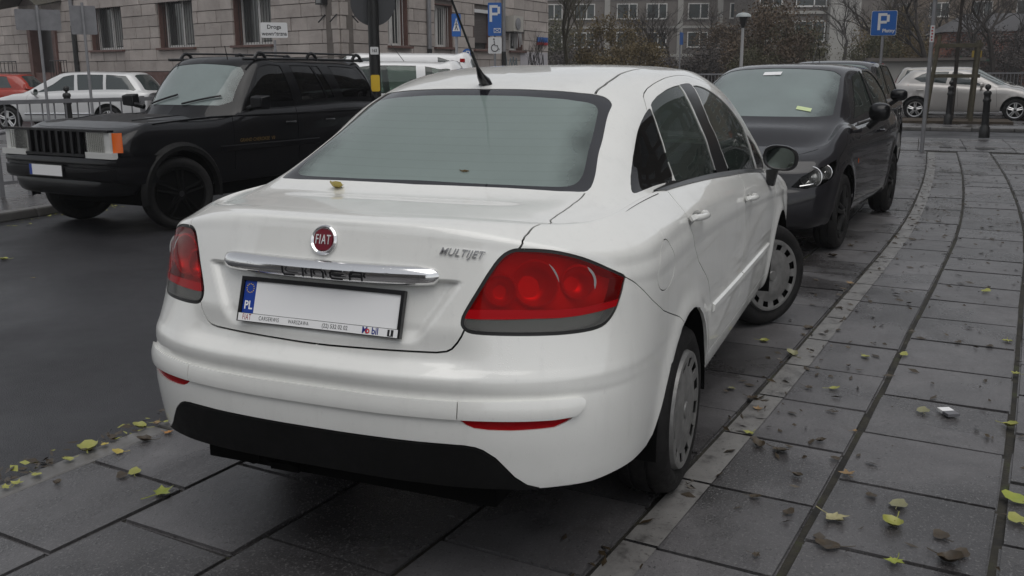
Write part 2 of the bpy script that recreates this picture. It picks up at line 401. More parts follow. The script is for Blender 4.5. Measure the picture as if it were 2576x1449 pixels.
def emit(name, parts, mat, parent, sides='both', off=0., skirt=.012, skirt_mat=None):
    """parts: [(patch, mask)]; sides: both / right (Y<0) / left (Y>0). Panels get their real edge folded inwards."""
    V = []; Nn = []; Fc = []; nb = 0
    for patch, m in parts:
        T = patch.T[m]
        if len(T) == 0: continue
        ids, inv = np.unique(T, return_inverse=True); T = inv.reshape(T.shape)
        X = patch.X[ids]; Nv = patch.N[ids]; X = X+Nv*off; free = patch.edge_free(patch.P[ids])
        E = {}
        for a, b, c in T:
            for e in ((a, b), (b, c), (c, a)):
                E[e] = 1
        bd = [e for e in E if (e[1], e[0]) not in E and not (free[e[0]] and free[e[1]])]
        for sg in ((-1, 1) if sides == 'both' else ((-1,) if sides == 'right' else (1,))):
            S = np.array([1, sg, 1.]); vv = X*S; nn = Nv*S
            V += vv.tolist(); Nn += nn.tolist()
            Fc += [(nb+a, nb+b, nb+c) if sg > 0 else (nb+c, nb+b, nb+a) for a, b, c in T]
            nb += len(vv)
            if skirt:
                for a, b in bd:
                    pa, pb = vv[a], vv[b]; qa, qb = pa-nn[a]*skirt, pb-nn[b]*skirt
                    e = pb-pa; fn = np.cross(nn[a], e)*(-1 if sg > 0 else 1); L = np.linalg.norm(fn)
                    if L < 1e-9: continue
                    fn = fn/L
                    V += [pa.tolist(), pb.tolist(), qb.tolist(), qa.tolist()]; Nn += [fn.tolist()]*4
                    Fc.append((nb, nb+3, nb+2, nb+1) if sg > 0 else (nb, nb+1, nb+2, nb+3)); nb += 4
    if not V: return None
    me = bpy.data.meshes.new(name); me.from_pydata(V, [], Fc); me.polygons.foreach_set('use_smooth', [True]*len(me.polygons))
    me.normals_split_custom_set_from_vertices(Nn)
    return link(name, me, mat, parent)
def wheel(parent, x, y, rad, side, style='hubcap', steer=0, width=.20, rim=.215, name='wheel'):
    """tyre is the part, rim and hub its sub-parts; side -1: face towards -Y"""
    e = bpy.data.objects.new(name, None); C.objects.link(e); e.parent = parent; e.location = (x, y, rad); e.rotation_euler = (0, 0, steer+(math.pi if side > 0 else 0)); e.empty_display_size = .1
    hw = width/2
    t = MB(); r0 = rim-.005
    prof = [(r0, -hw+.02), (r0+.03, -hw+.004), (rad-.045, -hw+.0), (rad-.018, -hw+.012), (rad-.006, -hw+.035), (rad, -hw+.06)]
    for g in (-.03, .03): prof += [(rad, g-.006), (rad-.007, g-.005), (rad-.007, g+.005), (rad, g+.006)]
    prof += [(rad, hw-.06), (rad-.006, hw-.035), (rad-.018, hw-.012), (rad-.045, hw), (r0+.03, hw-.004), (r0, hw-.02)]
    t.lathe(prof, 48, axis='Y', close=False).build('tyre', M['rubber'], e, 50)
    bk = MB(); bk.lathe([(.001, -hw+.06), (rim-.004, -hw+.06), (rim-.004, hw-.03)], 32, axis='Y', close=False).build('rim_well', M['void'], e)
    if style == 'hubcap':
        h = MB(); radii = [.0, .026, .030, .036, .10, .115, .150, .156, .190, .196, .208, rim]; dep = [0, 0, .006, .004, -.002, .004, .006, .008, .002, .0, .002, .020]
        na = 96; slots = 12
        for j in range(na):
            a0, a1 = 2*math.pi*j/na, 2*math.pi*(j+1)/na; k = (j % (na//slots))
            for i in range(1, len(radii)):
                if 8 <= i <= 8 and k in (2, 3, 4, 5): continue
                r_0, r_1 = max(radii[i-1], .0005), radii[i]; d0, d1 = -hw+dep[i-1], -hw+dep[i]
                pr = [(r_0*math.cos(a0), d0, r_0*math.sin(a0)), (r_0*math.cos(a1), d0, r_0*math.sin(a1)), (r_1*math.cos(a1), d1, r_1*math.sin(a1)), (r_1*math.cos(a0), d1, r_1*math.sin(a0))]
                h.add(pr, [(0, 1, 2, 3)])
        me = h.mesh('hubcap', 0); bm = bmesh.new(); bm.from_mesh(me); bmesh.ops.remove_doubles(bm, verts=bm.verts, dist=1e-5); bmesh.ops.solidify(bm, geom=bm.faces[:], thickness=.004); bm.to_mesh(me); bm.free()
        me.polygons.foreach_set('use_smooth', [True]*len(me.polygons)); me.set_sharp_from_angle(angle=R(30)); link('hubcap', me, M['hubcap'], e)
        MB().lathe([(.001, -hw-.002), (.024, -hw-.002), (.024, -hw+.002)], 20, axis='Y').build('hub_badge', M['badge_red'] if rim < .22 else M['void'], e)
    else:
        sp = MB(); ns = 5
        for k in range(ns):
            a = 2*math.pi*k/ns+.3
            for d in (-1, 1):
                p0 = (.05*math.cos(a+d*.35), -hw+.012, .05*math.sin(a+d*.35)); p1 = ((rim-.02)*math.cos(a+d*.14), -hw+.02, (rim-.02)*math.sin(a+d*.14))
                sp.tube([p0, p1], .022, 6, r2=.017)
        sp.lathe([(.001, -hw-.0), (.05, -hw+.0), (.065, -hw+.03), (.05, -hw+.05)], 20, axis='Y')
        sp.lathe([(rim-.03, -hw+.035), (rim-.022, -hw+.012), (rim, -hw+.008), (rim, -hw+.03)], 40, axis='Y', close=False)
        sp.build('rim', M['alloy'] if style == 'alloy' else (M['gasket'] if style == 'alloy_dark' else M['void']), e, 35)
        MB().lathe([(.001, -hw-.004), (.028, -hw-.004), (.03, -hw+.002)], 16, axis='Y').build('hub_cap', M['trim'], e)
    return e
def cap_end(sh, qmax, name, mat, root):
    vs = np.linspace(0, sh.V, 24); P = sh.A(np.full(24, qmax), vs); m = MB(); m.v = [tuple(p) for p in P]+[(p[0], -p[1], p[2]) for p in P]
    m.f = [(i, i+1, 24+i+1, 24+i) for i in range(23)]
    B = sh.B(np.full(16, sh.AMAX), np.linspace(0, 1, 16)); n = len(m.v)
    top = [tuple(b) for b in B[::-1]]+[(b[0], -b[1], b[2]) for b in B[1:]]
    m.v += top; m.f.append(tuple(range(n, n+len(top))))
    return m.build(name, mat, root)
# ------------------------------------------------------------------ ground: road, paving, kerbs
def wpos(k): return k.n('ShaderNodeNewGeometry').outputs['Position']
def mat_asphalt():
    k = N('wet_asphalt'); p = wpos(k)
    col = k.ramp(k.noise(.6, 4, .6, p), [(.3, (.016, .016, .018)), (.7, (.028, .0275, .031))])
    col = k.mix(k.ramp(k.noise(150, 2, .5, p), [(.45, 0), (.75, .45)]), col, (.065, .065, .07))
    k.set(Base_Color=col, Roughness=k.ramp(k.noise(.9, 5, .6, p), [(.35, .34), (.65, .60)]), Specular_IOR_Level=.35)
    k.bump(k.noise(140, 3, .6, p), .5, .006); return k.m
def mat_slab():
    k = N('wet_concrete_slab'); p = wpos(k)
    rv = k.ramp(k.rand(), [(0, .70), (1, 1.25)])
    wet = k.ramp(k.noise(.8, 6, .62, p, .5), [(.40, 1), (.58, 0)])
    c = k.ramp(k.noise(2.6, 6, .65, p), [(.28, (.075, .072, .075)), (.55, (.112, .108, .111)), (.8, (.150, .145, .147))])
    c = k.mix(wet, c, (.036, .034, .035)); c = k.mix(1, c, rv, 'MULTIPLY')
    c = k.mix(k.ramp(k.noise(95, 2, .7, p), [(.56, 0), (.70, .55)]), c, (.21, .205, .20))
    c = k.mix(k.ramp(k.noise(60, 2, .7, p), [(.60, 0), (.70, .75)]), c, (.020, .019, .018))
    c = k.mix(k.ramp(k.noise(6, 5, .7, p), [(.58, 0), (.72, .5)]), c, (.040, .036, .032))
    k.set(Base_Color=c, Roughness=k.mix(wet, k.ramp(k.noise(5, 4, .6, p), [(.3, .34), (.7, .50)]), (.15, .15, .15)), Specular_IOR_Level=.6)
    k.bump(k.noise(130, 4, .7, p), .35, .005); return k.m
def mat_paint():
    k = N('worn_white_road_paint'); p = wpos(k)
    c = k.ramp(k.noise(9, 6, .7, p), [(.34, (.07, .067, .064)), (.46, (.155, .15, .145)), (.75, (.215, .21, .20))])
    c = k.mix(k.ramp(k.noise(55, 3, .7, p), [(.60, 0), (.68, .85)]), c, (.05, .048, .045))
    k.set(Base_Color=c, Roughness=k.ramp(k.noise(1.3, 4, .6, p), [(.4, .25), (.6, .5)])); k.bump(k.noise(170, 3, .65, p), .2, .003); return k.m
M['asphalt'] = mat_asphalt(); M['slab'] = mat_slab(); M['linepaint'] = mat_paint()
def mat_joint():
    k = N('joint_dirt_and_moss'); p = wpos(k)
    k.set(Base_Color=k.ramp(k.noise(7, 4, .6, p), [(.4, (.012, .011, .009)), (.6, (.028, .025, .017)), (.72, (.035, .045, .012))]), Roughness=.8); k.bump(k.noise(60, 3, .6, p), .6, .01); return k.m
M['joint'] = mat_joint()
M['kerb'] = weathered('kerb_stone', (.085, .082, .078), (.15, .145, .14), 5, (.3, .55), .3, randv=.15)
def cut_plane(nm, poly, z, mat, th=0):
    m = MB(); m.prism(poly, z-max(th, .001), z) if th else m.add([(x, y, z) for x, y in poly], [tuple(range(len(poly)))])
    return tag(m.build(nm, mat, None, 0), kind='structure')
cut_plane('road', [(-300, -300), (300, -300), (300, 300), (-300, 300)], -.05, M['asphalt'])
# paving follows a gentle bend: curve of the joint between the second and third rows of slabs
BX = [-8, -.3, .86, 2.19, 3.97, 7.78, 12.1, 17.6, 24]; BY = [-.20, -1.13, -1.27, -1.43, -1.62, -2.0, -2.23, -2.35, -2.40]
_xs = np.linspace(-8, 23, 1200); _ys = sm(_xs, BX, BY); _ds = np.concatenate([[0], np.cumsum(np.hypot(np.diff(_xs), np.diff(_ys)))])
_s0 = float(np.interp(.55, _xs, _ds))
def S(s, t):
    """s metres along the bend (0 near the saloon's rear wheel), t metres to the left of it"""
    x = np.interp(s+_s0, _ds, _xs); y = np.interp(s+_s0, _ds, _ys); x2 = np.interp(s+_s0+.05, _ds, _xs); y2 = np.interp(s+_s0+.05, _ds, _ys)
    dx, dy = x2-x, y2-y; L = math.hypot(dx, dy); return (x-dy/L*t, y+dx/L*t, math.atan2(dy, dx))
S_END = 17.4
edge_l = [S(s, 2.60) for s in np.linspace(-7.5, 21.3, 60)]; edge_r = [S(s, -7.0) for s in np.linspace(-7.5, 21.3, 60)]
walk = cut_plane('sidewalk', [(a[0], a[1]) for a in edge_l]+[(a[0], a[1]) for a in edge_r][::-1], -.014, M['joint'], .05)
def slab_mesh(seed, w=1., d=1., h=.06, bev=.012):
    bm = bmesh.new(); bmesh.ops.create_cube(bm, size=1)
    for v in bm.verts: v.co = (v.co.x*w, v.co.y*d, v.co.z*h-h/2)
    bmesh.ops.bevel(bm, geom=[e for e in bm.edges if all(v.co.z > -h*.1 for v in e.verts) or abs(e.verts[0].co.z-e.verts[1].co.z) > h*.5], offset=bev, segments=2, affect='EDGES')
    rr = random.Random(seed)
    for v in bm.verts: v.co.x += rr.uniform(-1, 1)*.003; v.co.y += rr.uniform(-1, 1)*.003; v.co.z += rr.uniform(-1, 1)*.0006
    me = bpy.data.meshes.new('slab'); bm.to_mesh(me); bm.free(); me.polygons.foreach_set('use_smooth', [True]*len(me.polygons)); me.set_sharp_from_angle(angle=R(35)); me.materials.append(M['slab']); return me
SLABS = [slab_mesh(k) for k in range(6)]
VM = camo.matrix_world.inverted(); FPX = cam.lens/36*2576
def to_px(p):
    q = VM@Vector(p)
    if q.z > -.2: return None
    return (1288+FPX*q.x/-q.z, 724.5-FPX*q.y/-q.z)
def in_view(x, y, r=.45):
    for dx in (-r, 0, r):
        for dy in (-r, 0, r):
            q = to_px((x+dx, y+dy, 0))
            if q and -60 < q[0] < 2640 and 0 < q[1] < 1500: return True
    return False
cols = [(-1.695, -1.13, .30), (-1.13, -.565, .02), (-.565, 0, .29), (0, .518, .0), (.518, 1.036, .27), (1.036, 1.554, .0), (1.554, 2.072, .40), (2.072, 2.60, .13), (-2.26, -1.695, 0.0), (-2.825, -2.26, .28)]
far = []; cand = []
for (t0, t1, off) in cols:
    for i in range(-14, 38):
        s0 = off+.55*i; 
        if s0+.55 > S_END: continue
        x, y, a = S(s0+.275, (t0+t1)/2); cand.append((math.hypot(x-CAM[0], y-CAM[1]), x, y, a, t0, t1))
cand.sort()
vis = [c for c in cand if in_view(c[1], c[2])]; vis_set = set(id(c) for c in vis[:292])
for n_, c in enumerate(cand):
    d, x, y, a, t0, t1 = c
    gx = random.choice((.006, .008, .011)); gy = .024 if abs(t0) < .01 or abs(t1) < .01 or t0 < -1 else .012
    M4 = Matrix.Translation((x, y, random.uniform(-.003, .002)))@Matrix.Rotation(a+random.uniform(-.006, .006), 4, 'Z')@Matrix.Rotation(random.uniform(-.005, .005), 4, 'X')@Matrix.Rotation(random.uniform(-.005, .005), 4, 'Y')@Matrix.Diagonal((.55-gx, t1-t0-gy, 1, 1))
    if id(c) in vis_set:
        o = bpy.data.objects.new('slab', SLABS[n_ % 6]); C.objects.link(o); o.parent = walk; o.matrix_local = M4
    else: far.append((M4, n_ % 6))
m = MB()
for M4, k in far:
    me = SLABS[k]; m.add([M4@v.co for v in me.vertices], [tuple(p.vertices) for p in me.polygons])
o = m.build('slab_field', M['slab'], walk, 35); o['kind'] = 'stuff'
# plain concrete beyond the patterned rows, right of them and at the corner
cut_plane('pavement_edge', [S(s, -2.84)[:2] for s in np.linspace(-7.4, 17.3, 40)]+[S(s, -6.9)[:2] for s in np.linspace(17.3, -7.4, 40)], -.004, M['slab'])
# corner apron in big irregular slabs up to the side street
ap = MB()
for i in range(7):
    for j in range(11):
        s0 = 17.45+i*.56; t0 = 2.4-j*.86
        a = [S(s0+.006, t0-.006), S(s0+.55, t0-.006), S(s0+.55, t0-.85), S(s0+.006, t0-.85)]
        o = MB().prism([(q[0], q[1]) for q in a], -.05, random.uniform(-.003, .003)).build('slab', M['slab'], walk, 0) if j < 9 else None
# worn painted line, broken at every joint
line = MB()
for i in range(-6, 31):
    s0 = .55*i+.008; s1 = s0+.534
    if s1 > S_END: continue
    n = 3; vv = []
    for k in range(n+1):
        s = s0+(s1-s0)*k/n; vv += [S(s, .500)[:2]+(.0035,), S(s, .385)[:2]+(.0035,)]
    line.add(vv, [(2*k, 2*k+1, 2*k+3, 2*k+2) for k in range(n)])
tag(line.build('painted_line', M['linepaint'], None, 0), kind='structure')
# kerb stones beside the road on the left
kerb = tag(MB().prism([(a[0], a[1]) for a in [S(s, 2.72) for s in np.linspace(-7, 20, 40)]]+[(a[0], a[1]) for a in [S(s, 2.60) for s in np.linspace(20, -7, 40)]], -.1, -.02).build('kerb', M['joint'], None, 0), kind='structure')
for i in range(-5, 22):
    a = [S(i*.98+.01, 2.605), S(i*.98+.965, 2.605), S(i*.98+.965, 2.725), S(i*.98+.01, 2.725)]
    o = MB().prism([(q[0], q[1]) for q in a], -.10, -.004+random.uniform(-.004, .003)).build('kerb_stone', M['kerb'], kerb, 0); bv = o.modifiers.new('b', 'BEVEL'); bv.width = .012; bv.segments = 2
# far side of the road behind the off-roader
cut_plane('far_pavement', [(-6, 7.75), (14.5, 7.35), (15.5, 9), (16.5, 40), (-6, 60)], .045, M['slab'], .12)
fk = tag(MB().box((4, 7.62, -.02), (1, .1, .05)).build('far_kerb', M['joint'], None, 0), kind='structure')
for i in range(20):
    x = -5.5+i*1.0; y = 7.66-.0195*(x+6)
    o = MB().box((x+.5, y, .0), (.985, .14, .11), -.0195).build('kerb_stone', M['kerb'], fk, 0); bv = o.modifiers.new('b', 'BEVEL'); bv.width = .02; bv.segments = 2
# side street corner on the right: pavement with kerb beyond the crossing
cut_plane('corner_pavement', [(25.78, 12), (25.62, -14), (60, -14), (60, 12)], .035, M['slab'], .12)
ck = tag(MB().box((25.7, -1, -.02), (.08, 1, .04)).build('corner_kerb', M['joint'], None, 0), kind='structure')
for i in range(22):
    o = MB().box((25.69, 9.5-i*1.0, -.005), (.15, .985, .10)).build('kerb_stone', M['kerb'], ck, 0); bv = o.modifiers.new('b', 'BEVEL'); bv.width = .02; bv.segments = 2
cut_plane('square_ground', [(33, 14), (33, -40), (140, -40), (140, 60), (45, 60)], .02, weathered('grass_and_mud', (.030, .032, .014), (.060, .055, .030), .8, (.6, .9), .5))
for (x, y, sx, sy, nm, lb) in ((18.95, -2.19, .30, .22, 'valve_cover', 'small square iron valve cover nearest the sign post'), (18.9, -2.5, .22, .12, 'valve_cover', 'narrow iron valve cover between two larger ones'), (18.85, -2.9, .36, .34, 'hydrant_cover', 'square dark iron hydrant cover in line with the bollard')):
    t = MB().box((x, y, .004), (sx, sy, .012)); tag(t.build(nm, M['iron'] if 'iron' in M else plain('cast_iron', (.02, .018, .016), .5), None, 0), lb, 'manhole cover')
mh = MB().lathe([(.001, .006), (.33, .006), (.36, .0)], 32, (21.2, -2.1, .0)); tag(mh.build('manhole_cover', plain('cast_iron_lid', (.05, .05, .05), .4), None), 'round iron manhole cover in the paving beyond the sign post', 'manhole cover')
# ------------------------------------------------------------------ the white saloon in the foreground
ROWS = [(.22,.245,.74,.300),(.09,.235,.785,.292),(.02,.275,.815,.318),(-.025,.36,.834,.375),(-.045,.47,.845,.46),(-.052,.575,.850,.55),(-.044,.648,.852,.62),(-.052,.69,.853,.67),(-.036,.735,.854,.715),(-.016,.79,.854,.76),(.008,.86,.853,.815),(.040,.96,.850,('b',-.20)),(.066,1.045,.843,('b',-.125)),(.078,1.081,.822,('b',-.066)),(.084,1.094,.800,('b',-.030)),(.110,1.100,.780,('b',-.008)),(.200,1.106,.765,('b',0.))]
_vk = [0]
for _k in range(1, len(ROWS)): _vk.append(_vk[-1]+max(.02, math.hypot(ROWS[_k][0]-ROWS[_k-1][0], ROWS[_k][1]-ROWS[_k-1][1])))
NS = [2.6,2.7,2.85,2.95,3.0,3.0,2.95,2.85,2.75,2.65,2.6,2.6,2.6,2.6,2.55,2.5,2.5]
# tight extra rows where the bumper has a crisp edge
for _v, _row, _n in ((.614, (-.0450,.664,.8525,.636), 2.9), (.634, (-.0505,.682,.853,.658), 2.87), (.652, (-.0515,.700,.8535,.682), 2.84)):
    _i = next(i for i, q in enumerate(_vk) if q > _v); _vk.insert(_i, _v); ROWS.insert(_i, _row); NS.insert(_i, _n)
BELT = ([-.2,.3,.65,.95,1.3,2.3,3.2,3.7,4.6],[1.06,1.072,1.088,1.098,1.097,1.045,.965,.91,.80])
RINGF = ([-.2,.35,.7,1.0,1.5,2.1,3.2,4.6],[.93,.925,.925,.945,.985,1.0,1.0,1.0])
WIDTH = ([-.2,.4,1.0,1.8,2.6,3.2,3.8,4.2,4.45,4.56],[.985,.987,.981,.981,.975,.968,.955,.91,.72,.40])
ST = [[(.37,0,1.111),(.375,.24,1.109),(.39,.41,1.103),(.405,.50,1.096),(.42,.56,1.088),(.432,.607,1.080)],
[(.565,0,1.118),(.575,.25,1.118),(.615,.47,1.122),(.645,.565,1.126),(.66,.615,1.115),(.665,.658,1.098)],
[(.83,0,1.283),(.84,.25,1.281),(.885,.43,1.275),(.915,.51,1.262),(.925,.585,1.215),(.93,.65,1.158)],
[(1.10,0,1.428),(1.115,.23,1.427),(1.16,.375,1.421),(1.185,.45,1.406),(1.20,.55,1.355),(1.20,.645,1.245)],
[(1.32,0,1.482),(1.33,.24,1.479),(1.36,.41,1.461),(1.38,.495,1.436),(1.40,.58,1.382),(1.40,.67,1.255)],
[(1.60,0,1.514),(1.60,.24,1.511),(1.62,.42,1.496),(1.63,.525,1.471),(1.65,.61,1.413),(1.65,.70,1.26)],
[(2.05,0,1.530),(2.05,.25,1.527),(2.05,.44,1.513),(2.05,.55,1.491),(2.05,.633,1.430),(2.05,.715,1.255)],
[(2.42,0,1.525),(2.40,.25,1.522),(2.38,.45,1.509),(2.37,.55,1.488),(2.36,.635,1.422),(2.36,.72,1.24)],
[(2.80,0,1.472),(2.77,.25,1.466),(2.72,.46,1.448),(2.70,.56,1.425),(2.69,.642,1.372),(2.68,.72,1.20)],
[(3.20,0,1.31),(3.17,.26,1.305),(3.10,.50,1.29),(3.05,.61,1.278),(3.03,.68,1.230),(3.01,.735,1.10)],
[(3.65,0,1.09),(3.60,.28,1.085),(3.50,.56,1.07),(3.44,.67,1.055),(3.40,.725,1.02),(3.37,.755,.985)],
[(4.35,0,.90),(4.33,.25,.895),(4.27,.45,.88),(4.22,.54,.865),(4.18,.60,.855),(4.15,.68,.85)]]
AST = [0,.12,.34,.62,.98,1.25,1.55,2.05,2.4,2.85,3.35,3.8,4.15]
QB = [0,.16,.30,.40,.48,.57,.66]
WX1, WX2, WR = 1.05, 3.60, .308
def linea_post(Rr, q, v):
    Y, z = Rr[:, 1], Rr[:, 2]; rear = (q < .6); win = 1-ss(Y, .40, .53)
    Rr[:, 0] += rear*.024*win*(ss(z, .700, .742)*(z < .742)+(1-ss(z, .742, .84))*(z >= .742))
    hw = .315+(z-.79)*.62
    Rr[:, 0] += rear*.022*ss(hw-Y, -.012, .03)*ss(z, .775, .82)*(1-ss(z, .94, .955))
LS = Shell(ROWS, NS, BELT, WIDTH, RINGF, ST, (.44,.665,.93,1.2,1.42,1.66,2.05,2.36,2.68,3.0,3.35,4.12), AST, QB, .66, .62,
           [(1.0, .31, .392, .013, .05), (WX2, .31, .392, .013, .05)], (.03, .62), linea_post, vk=_vk)
def arch_poly(sh, cx, cz, r, side_rows=(0, .95), n=40):
    """circle in the side view turned into (q, v)"""
    out = []
    vs = np.linspace(0, sh.V*.8, 160)
    for k in range(n+1):
        a = math.pi*(-.12+1.24*k/n); x, z = cx+r*math.cos(a), cz+r*math.sin(a)
        q = float(np.interp(x, sh._r[:, 0], sh._q))
        for _ in range(3):
            P = sh.A(np.full(len(vs), q), vs); j = int(np.argmin(np.abs(P[:, 2]-z)+100*(vs < .02)*(z > .35))); v = vs[j]; q += x-P[j, 0]
        out.append((q, v if z > .315 else -.02))
    return [(out[0][0], -.02)]+out+[(out[-1][0], -.02)]
def build_linea():
    root = thing('parked_saloon_car', 'white saloon car seen from behind, parked on the paving in the foreground', 'car')
    V = LS.V
    lamp = smooth_poly([(.4221,1.0293),(.4689,1.0362),(.5049,1.038),(.543,1.0352),(.5773,1.0299),(.6148,1.0204),(.6542,1.0062),(.692,.9865),(.699,.9775),(.696,.9278),(.6873,.8913),(.6752,.8534),(.6585,.8255),(.6379,.8049),(.6106,.7945),(.5679,.7882),(.5203,.7841),(.4628,.7819),(.409,.7808),(.3698,.7805),(.3435,.7816),(.3303,.7863),(.3219,.7985),(.3206,.8092),(.322,.8253),(.3331,.8582),(.3441,.8877),(.3552,.9183),(.366,.9514),(.3767,.9856),(.3899,1.0088),(.4043,1.0216),(.4139,1.0268)], True, 1)
    clear = [(.3218,.8182),(.3543,.8179),(.4065,.8207),(.4603,.825),(.5181,.8284),(.5657,.835),(.6195,.8462),(.6819,.8623),(.75,.88)]
    band = [(.3291,.8426),(.3785,.8455),(.4315,.848),(.4871,.8496),(.5479,.8549),(.5992,.8643),(.638,.8732),(.6838,.884),(.75,.90)]
    lid2 = [(.3263,.7878),(.3206,.7687),(.3118,.7488),(.3008,.7305),(.2903,.7221),(.2700,.7175),(.2243,.7162),(.1736,.7147),(.0924,.7121),(.0347,.71),(0,.7097)]
    lid1 = [(.4215,1.0308),(.4391,1.0551),(.4823,1.0819),(.528,1.1203),(.548,1.155),(.555,V)]
    seam_bq = [(.6975,.9816),(.7695,.9231),(.8617,.8588),(1.0018,.7786),(1.1216,.7254),(1.2225,.6827),(1.2614,.6567),(1.2904,.6338)]
    fuel = [(1.026+.115*math.cos(t)*(1-.12*math.sin(t)), .951+.086*math.sin(t)) for t in np.linspace(0, 2*math.pi, 48, endpoint=False)]
    door_r = [(1.43,1.10),(1.405,1.0801),(1.3902,1.0627),(1.3850,1.0459),(1.40,1.0236),(1.4231,.9935),(1.457,.9378),(1.493,.8936),(1.5333,.845),(1.6018,.7953),(1.6739,.7472),(1.7309,.7027),(1.77,.6605),(1.795,.6296),(1.81,.58),(1.81,.50),(1.80,.40)]
    door_m = [(2.72,1.10),(2.6934,1.0636),(2.6028,1.0251),(2.575,.9785),(2.590,.88),(2.5941,.7857),(2.5913,.6981),(2.5838,.6241),(2.580,.5256),(2.5486,.4554),(2.53,.36)]
    door_f = [(3.93,1.10),(3.80,1.05),(3.72,.95),(3.6974,.8031),(3.6868,.7384),(3.64,.6633),(3.58,.617),(3.5446,.5554),(3.518,.4393),(3.51,.36)]
    sillb = [(1.80,.36),(2.53,.345),(3.51,.345)]
    ridge = [(0,.598),(.0669,.5978),(.175,.5968),(.2566,.5967),(.3198,.597),(.3746,.600),(.4375,.6025),(.4769,.6034),(.5189,.6034),(.5492,.6036),(.5703,.6031),(.5772,.594),(.5741,.58),(.5639,.5641),(.555,.5547),(.5105,.5491),(.4386,.5480),(.394,.5475),(.3247,.5466),(.2593,.5465),(.1779,.5457),(.0697,.5454),(0,.5454)]
    refl = [(.3277,.5446),(.3391,.5321),(.3541,.5237),(.3807,.52),(.4251,.519),(.471,.5214),(.5121,.5243),(.54,.538),(.553,.5480),(.5105,.5470),(.4386,.5460),(.394,.5452)]
    diff = [(0,.472),(.0688,.472),(.1606,.4729),(.2442,.4729),(.2911,.4733),(.3363,.4726),(.357,.4686),(.3717,.461),(.3951,.4378),(.4131,.4084),(.4316,.3779),(.4572,.3498),(.4838,.3358)]
    bb = [(.4838,.3358),(.5339,.3324),(.6102,.3226),(.6906,.3221),(.7919,.3139),(.909,.312),(.9546,.3405)]
    archr = arch_poly(LS, 1.0, .31, .388); archf = arch_poly(LS, WX2, .31, .388)
    beltl = [(1.30,V),(1.31,1.16),(1.35,1.125),(1.4248,1.1065),(1.8089,1.099),(2.427,1.0898),(3.6627,1.0938),(3.74,V)]
    us = np.concatenate([np.linspace(0, .42, 64), np.linspace(.42, 1, 48)[1:], np.linspace(1, 4.95, 110)[1:]]); vs = np.concatenate([np.linspace(0, .68, 46), np.linspace(.68, V, 70)[1:]])
    ridge_split = (.3235,)
    gapw = .0055
    PA = Patch(LS.A, us, vs, polys=[refl, beltl, band+clear[::-1], [(0,.352),(.1,.352),(.25,.350),(.40,.343),(.4838,.3358),(.49,0),(0,0)], archr, archf, [(.4838,.3358)]+bb[1:]+[(.9999,.4182),(1.0488,.4981),(1.1016,.5644),(1.16,.57),(1.16,0),(.49,0)]],
               seams=[(list(lamp)+[tuple(lamp[0])], .010), (lid1, gapw), (lid2, gapw), (seam_bq, .0035), (list(fuel)+[fuel[0]], .0035), (door_r, .004), (door_m, .004), (door_f, .004), (sillb, .003), (diff, .004)], step=.015)
    glassP = smooth_poly([(.3883,.0),(.3918,.149),(.3893,.2805),(.3772,.396),(.362,.49),(.352,.555),(.37,.5775),(.45,.583),(.5329,.588),(.6032,.593),(.7092,.600),(.8232,.606),(.9234,.610),(.9597,.6087),(.9839,.6008),(1.0024,.5876),(1.0116,.5683),(1.0056,.5496),(.9985,.5188),(.9912,.4145),(1.0036,.3137),(1.0106,.221),(1.0158,.1353),(1.0162,.0)], False, 1)
    glin = smooth_poly([(.4127,.0),(.4077,.2739),(.395,.44),(.395,.50),(.43,.527),(.52,.540),(.6133,.5526),(.7017,.561),(.7833,.5694),(.847,.573),(.8742,.5709),(.8932,.5626),(.9007,.5488),(.9032,.5149),(.9086,.4376),(.919,.3406),(.9324,.2466),(.94,.1595),(.942,.0)], False, 1)
    blid = [(0,.777),(.06,.71),(.1339,.65),(.2,.612),(.2559,.585),(.348,.568)]
    ditch = [(1.0062,.5297),(1.1041,.5019),(1.245,.468),(1.4562,.4508),(1.6399,.4489),(1.895,.446),(2.2,.452),(2.55,.47)]
    dframe = [(1.1558,.6855),(1.1927,.662),(1.257,.6271),(1.3053,.6124),(1.3766,.5993),(1.4745,.5909),(1.6879,.5790),(1.8982,.5763),(2.0139,.5814),(2.0812,.5903),(2.1277,.600),(2.1715,.612),(2.225,.625),(2.30,.640),(2.3717,.655),(2.5119,.67),(2.85,.685),(3.3,.70),(3.75,.73)]
    qwin = smooth_poly([(1.1558,.6855),(1.0045,.7172),(.8443,.7354),(.6874,.7538),(.5682,.7988),(.5024,.863),(.51,.915),(.60,.945),(.80,.970),(.9269,.9789),(1.0519,.9809),(1.06,.8762),(1.1375,.7651),(1.1966,.6991),(1.2112,.6766)], True, 1)
    rwin = [(1.2398,.6685),(1.2764,.6595),(1.3719,.6456),(1.5298,.6351),(1.6582,.6328),(1.7313,.6337),(1.69,.6936),(1.6855,.7493),(1.6998,.8039),(1.751,.8909),(1.8688,.9933),(1.3989,.994),(1.0528,.988),(1.0627,.8741),(1.1441,.7616),(1.2002,.6953)]
    bpil = [(1.7359,.6329),(1.8483,.6321),(1.9164,.6352),(1.9296,.6468),(1.905,.7216),(1.9216,.7784),(2.0425,.8856),(2.2166,.9932),(1.8814,.995),(1.7616,.89),(1.7127,.8025),(1.6984,.7482),(1.703,.6921)]
    fwin = [(1.9395,.6487),(2.0233,.6493),(2.1059,.6571),(2.1828,.6682),(2.3356,.690),(2.5197,.712),(2.8114,.738),(3.0662,.755),(3.1219,.778),(3.2124,.8665),(3.4709,.9827),(2.6915,.9953),(2.2439,.9948),(2.0502,.8857),(1.9301,.7779),(1.915,.7212)]
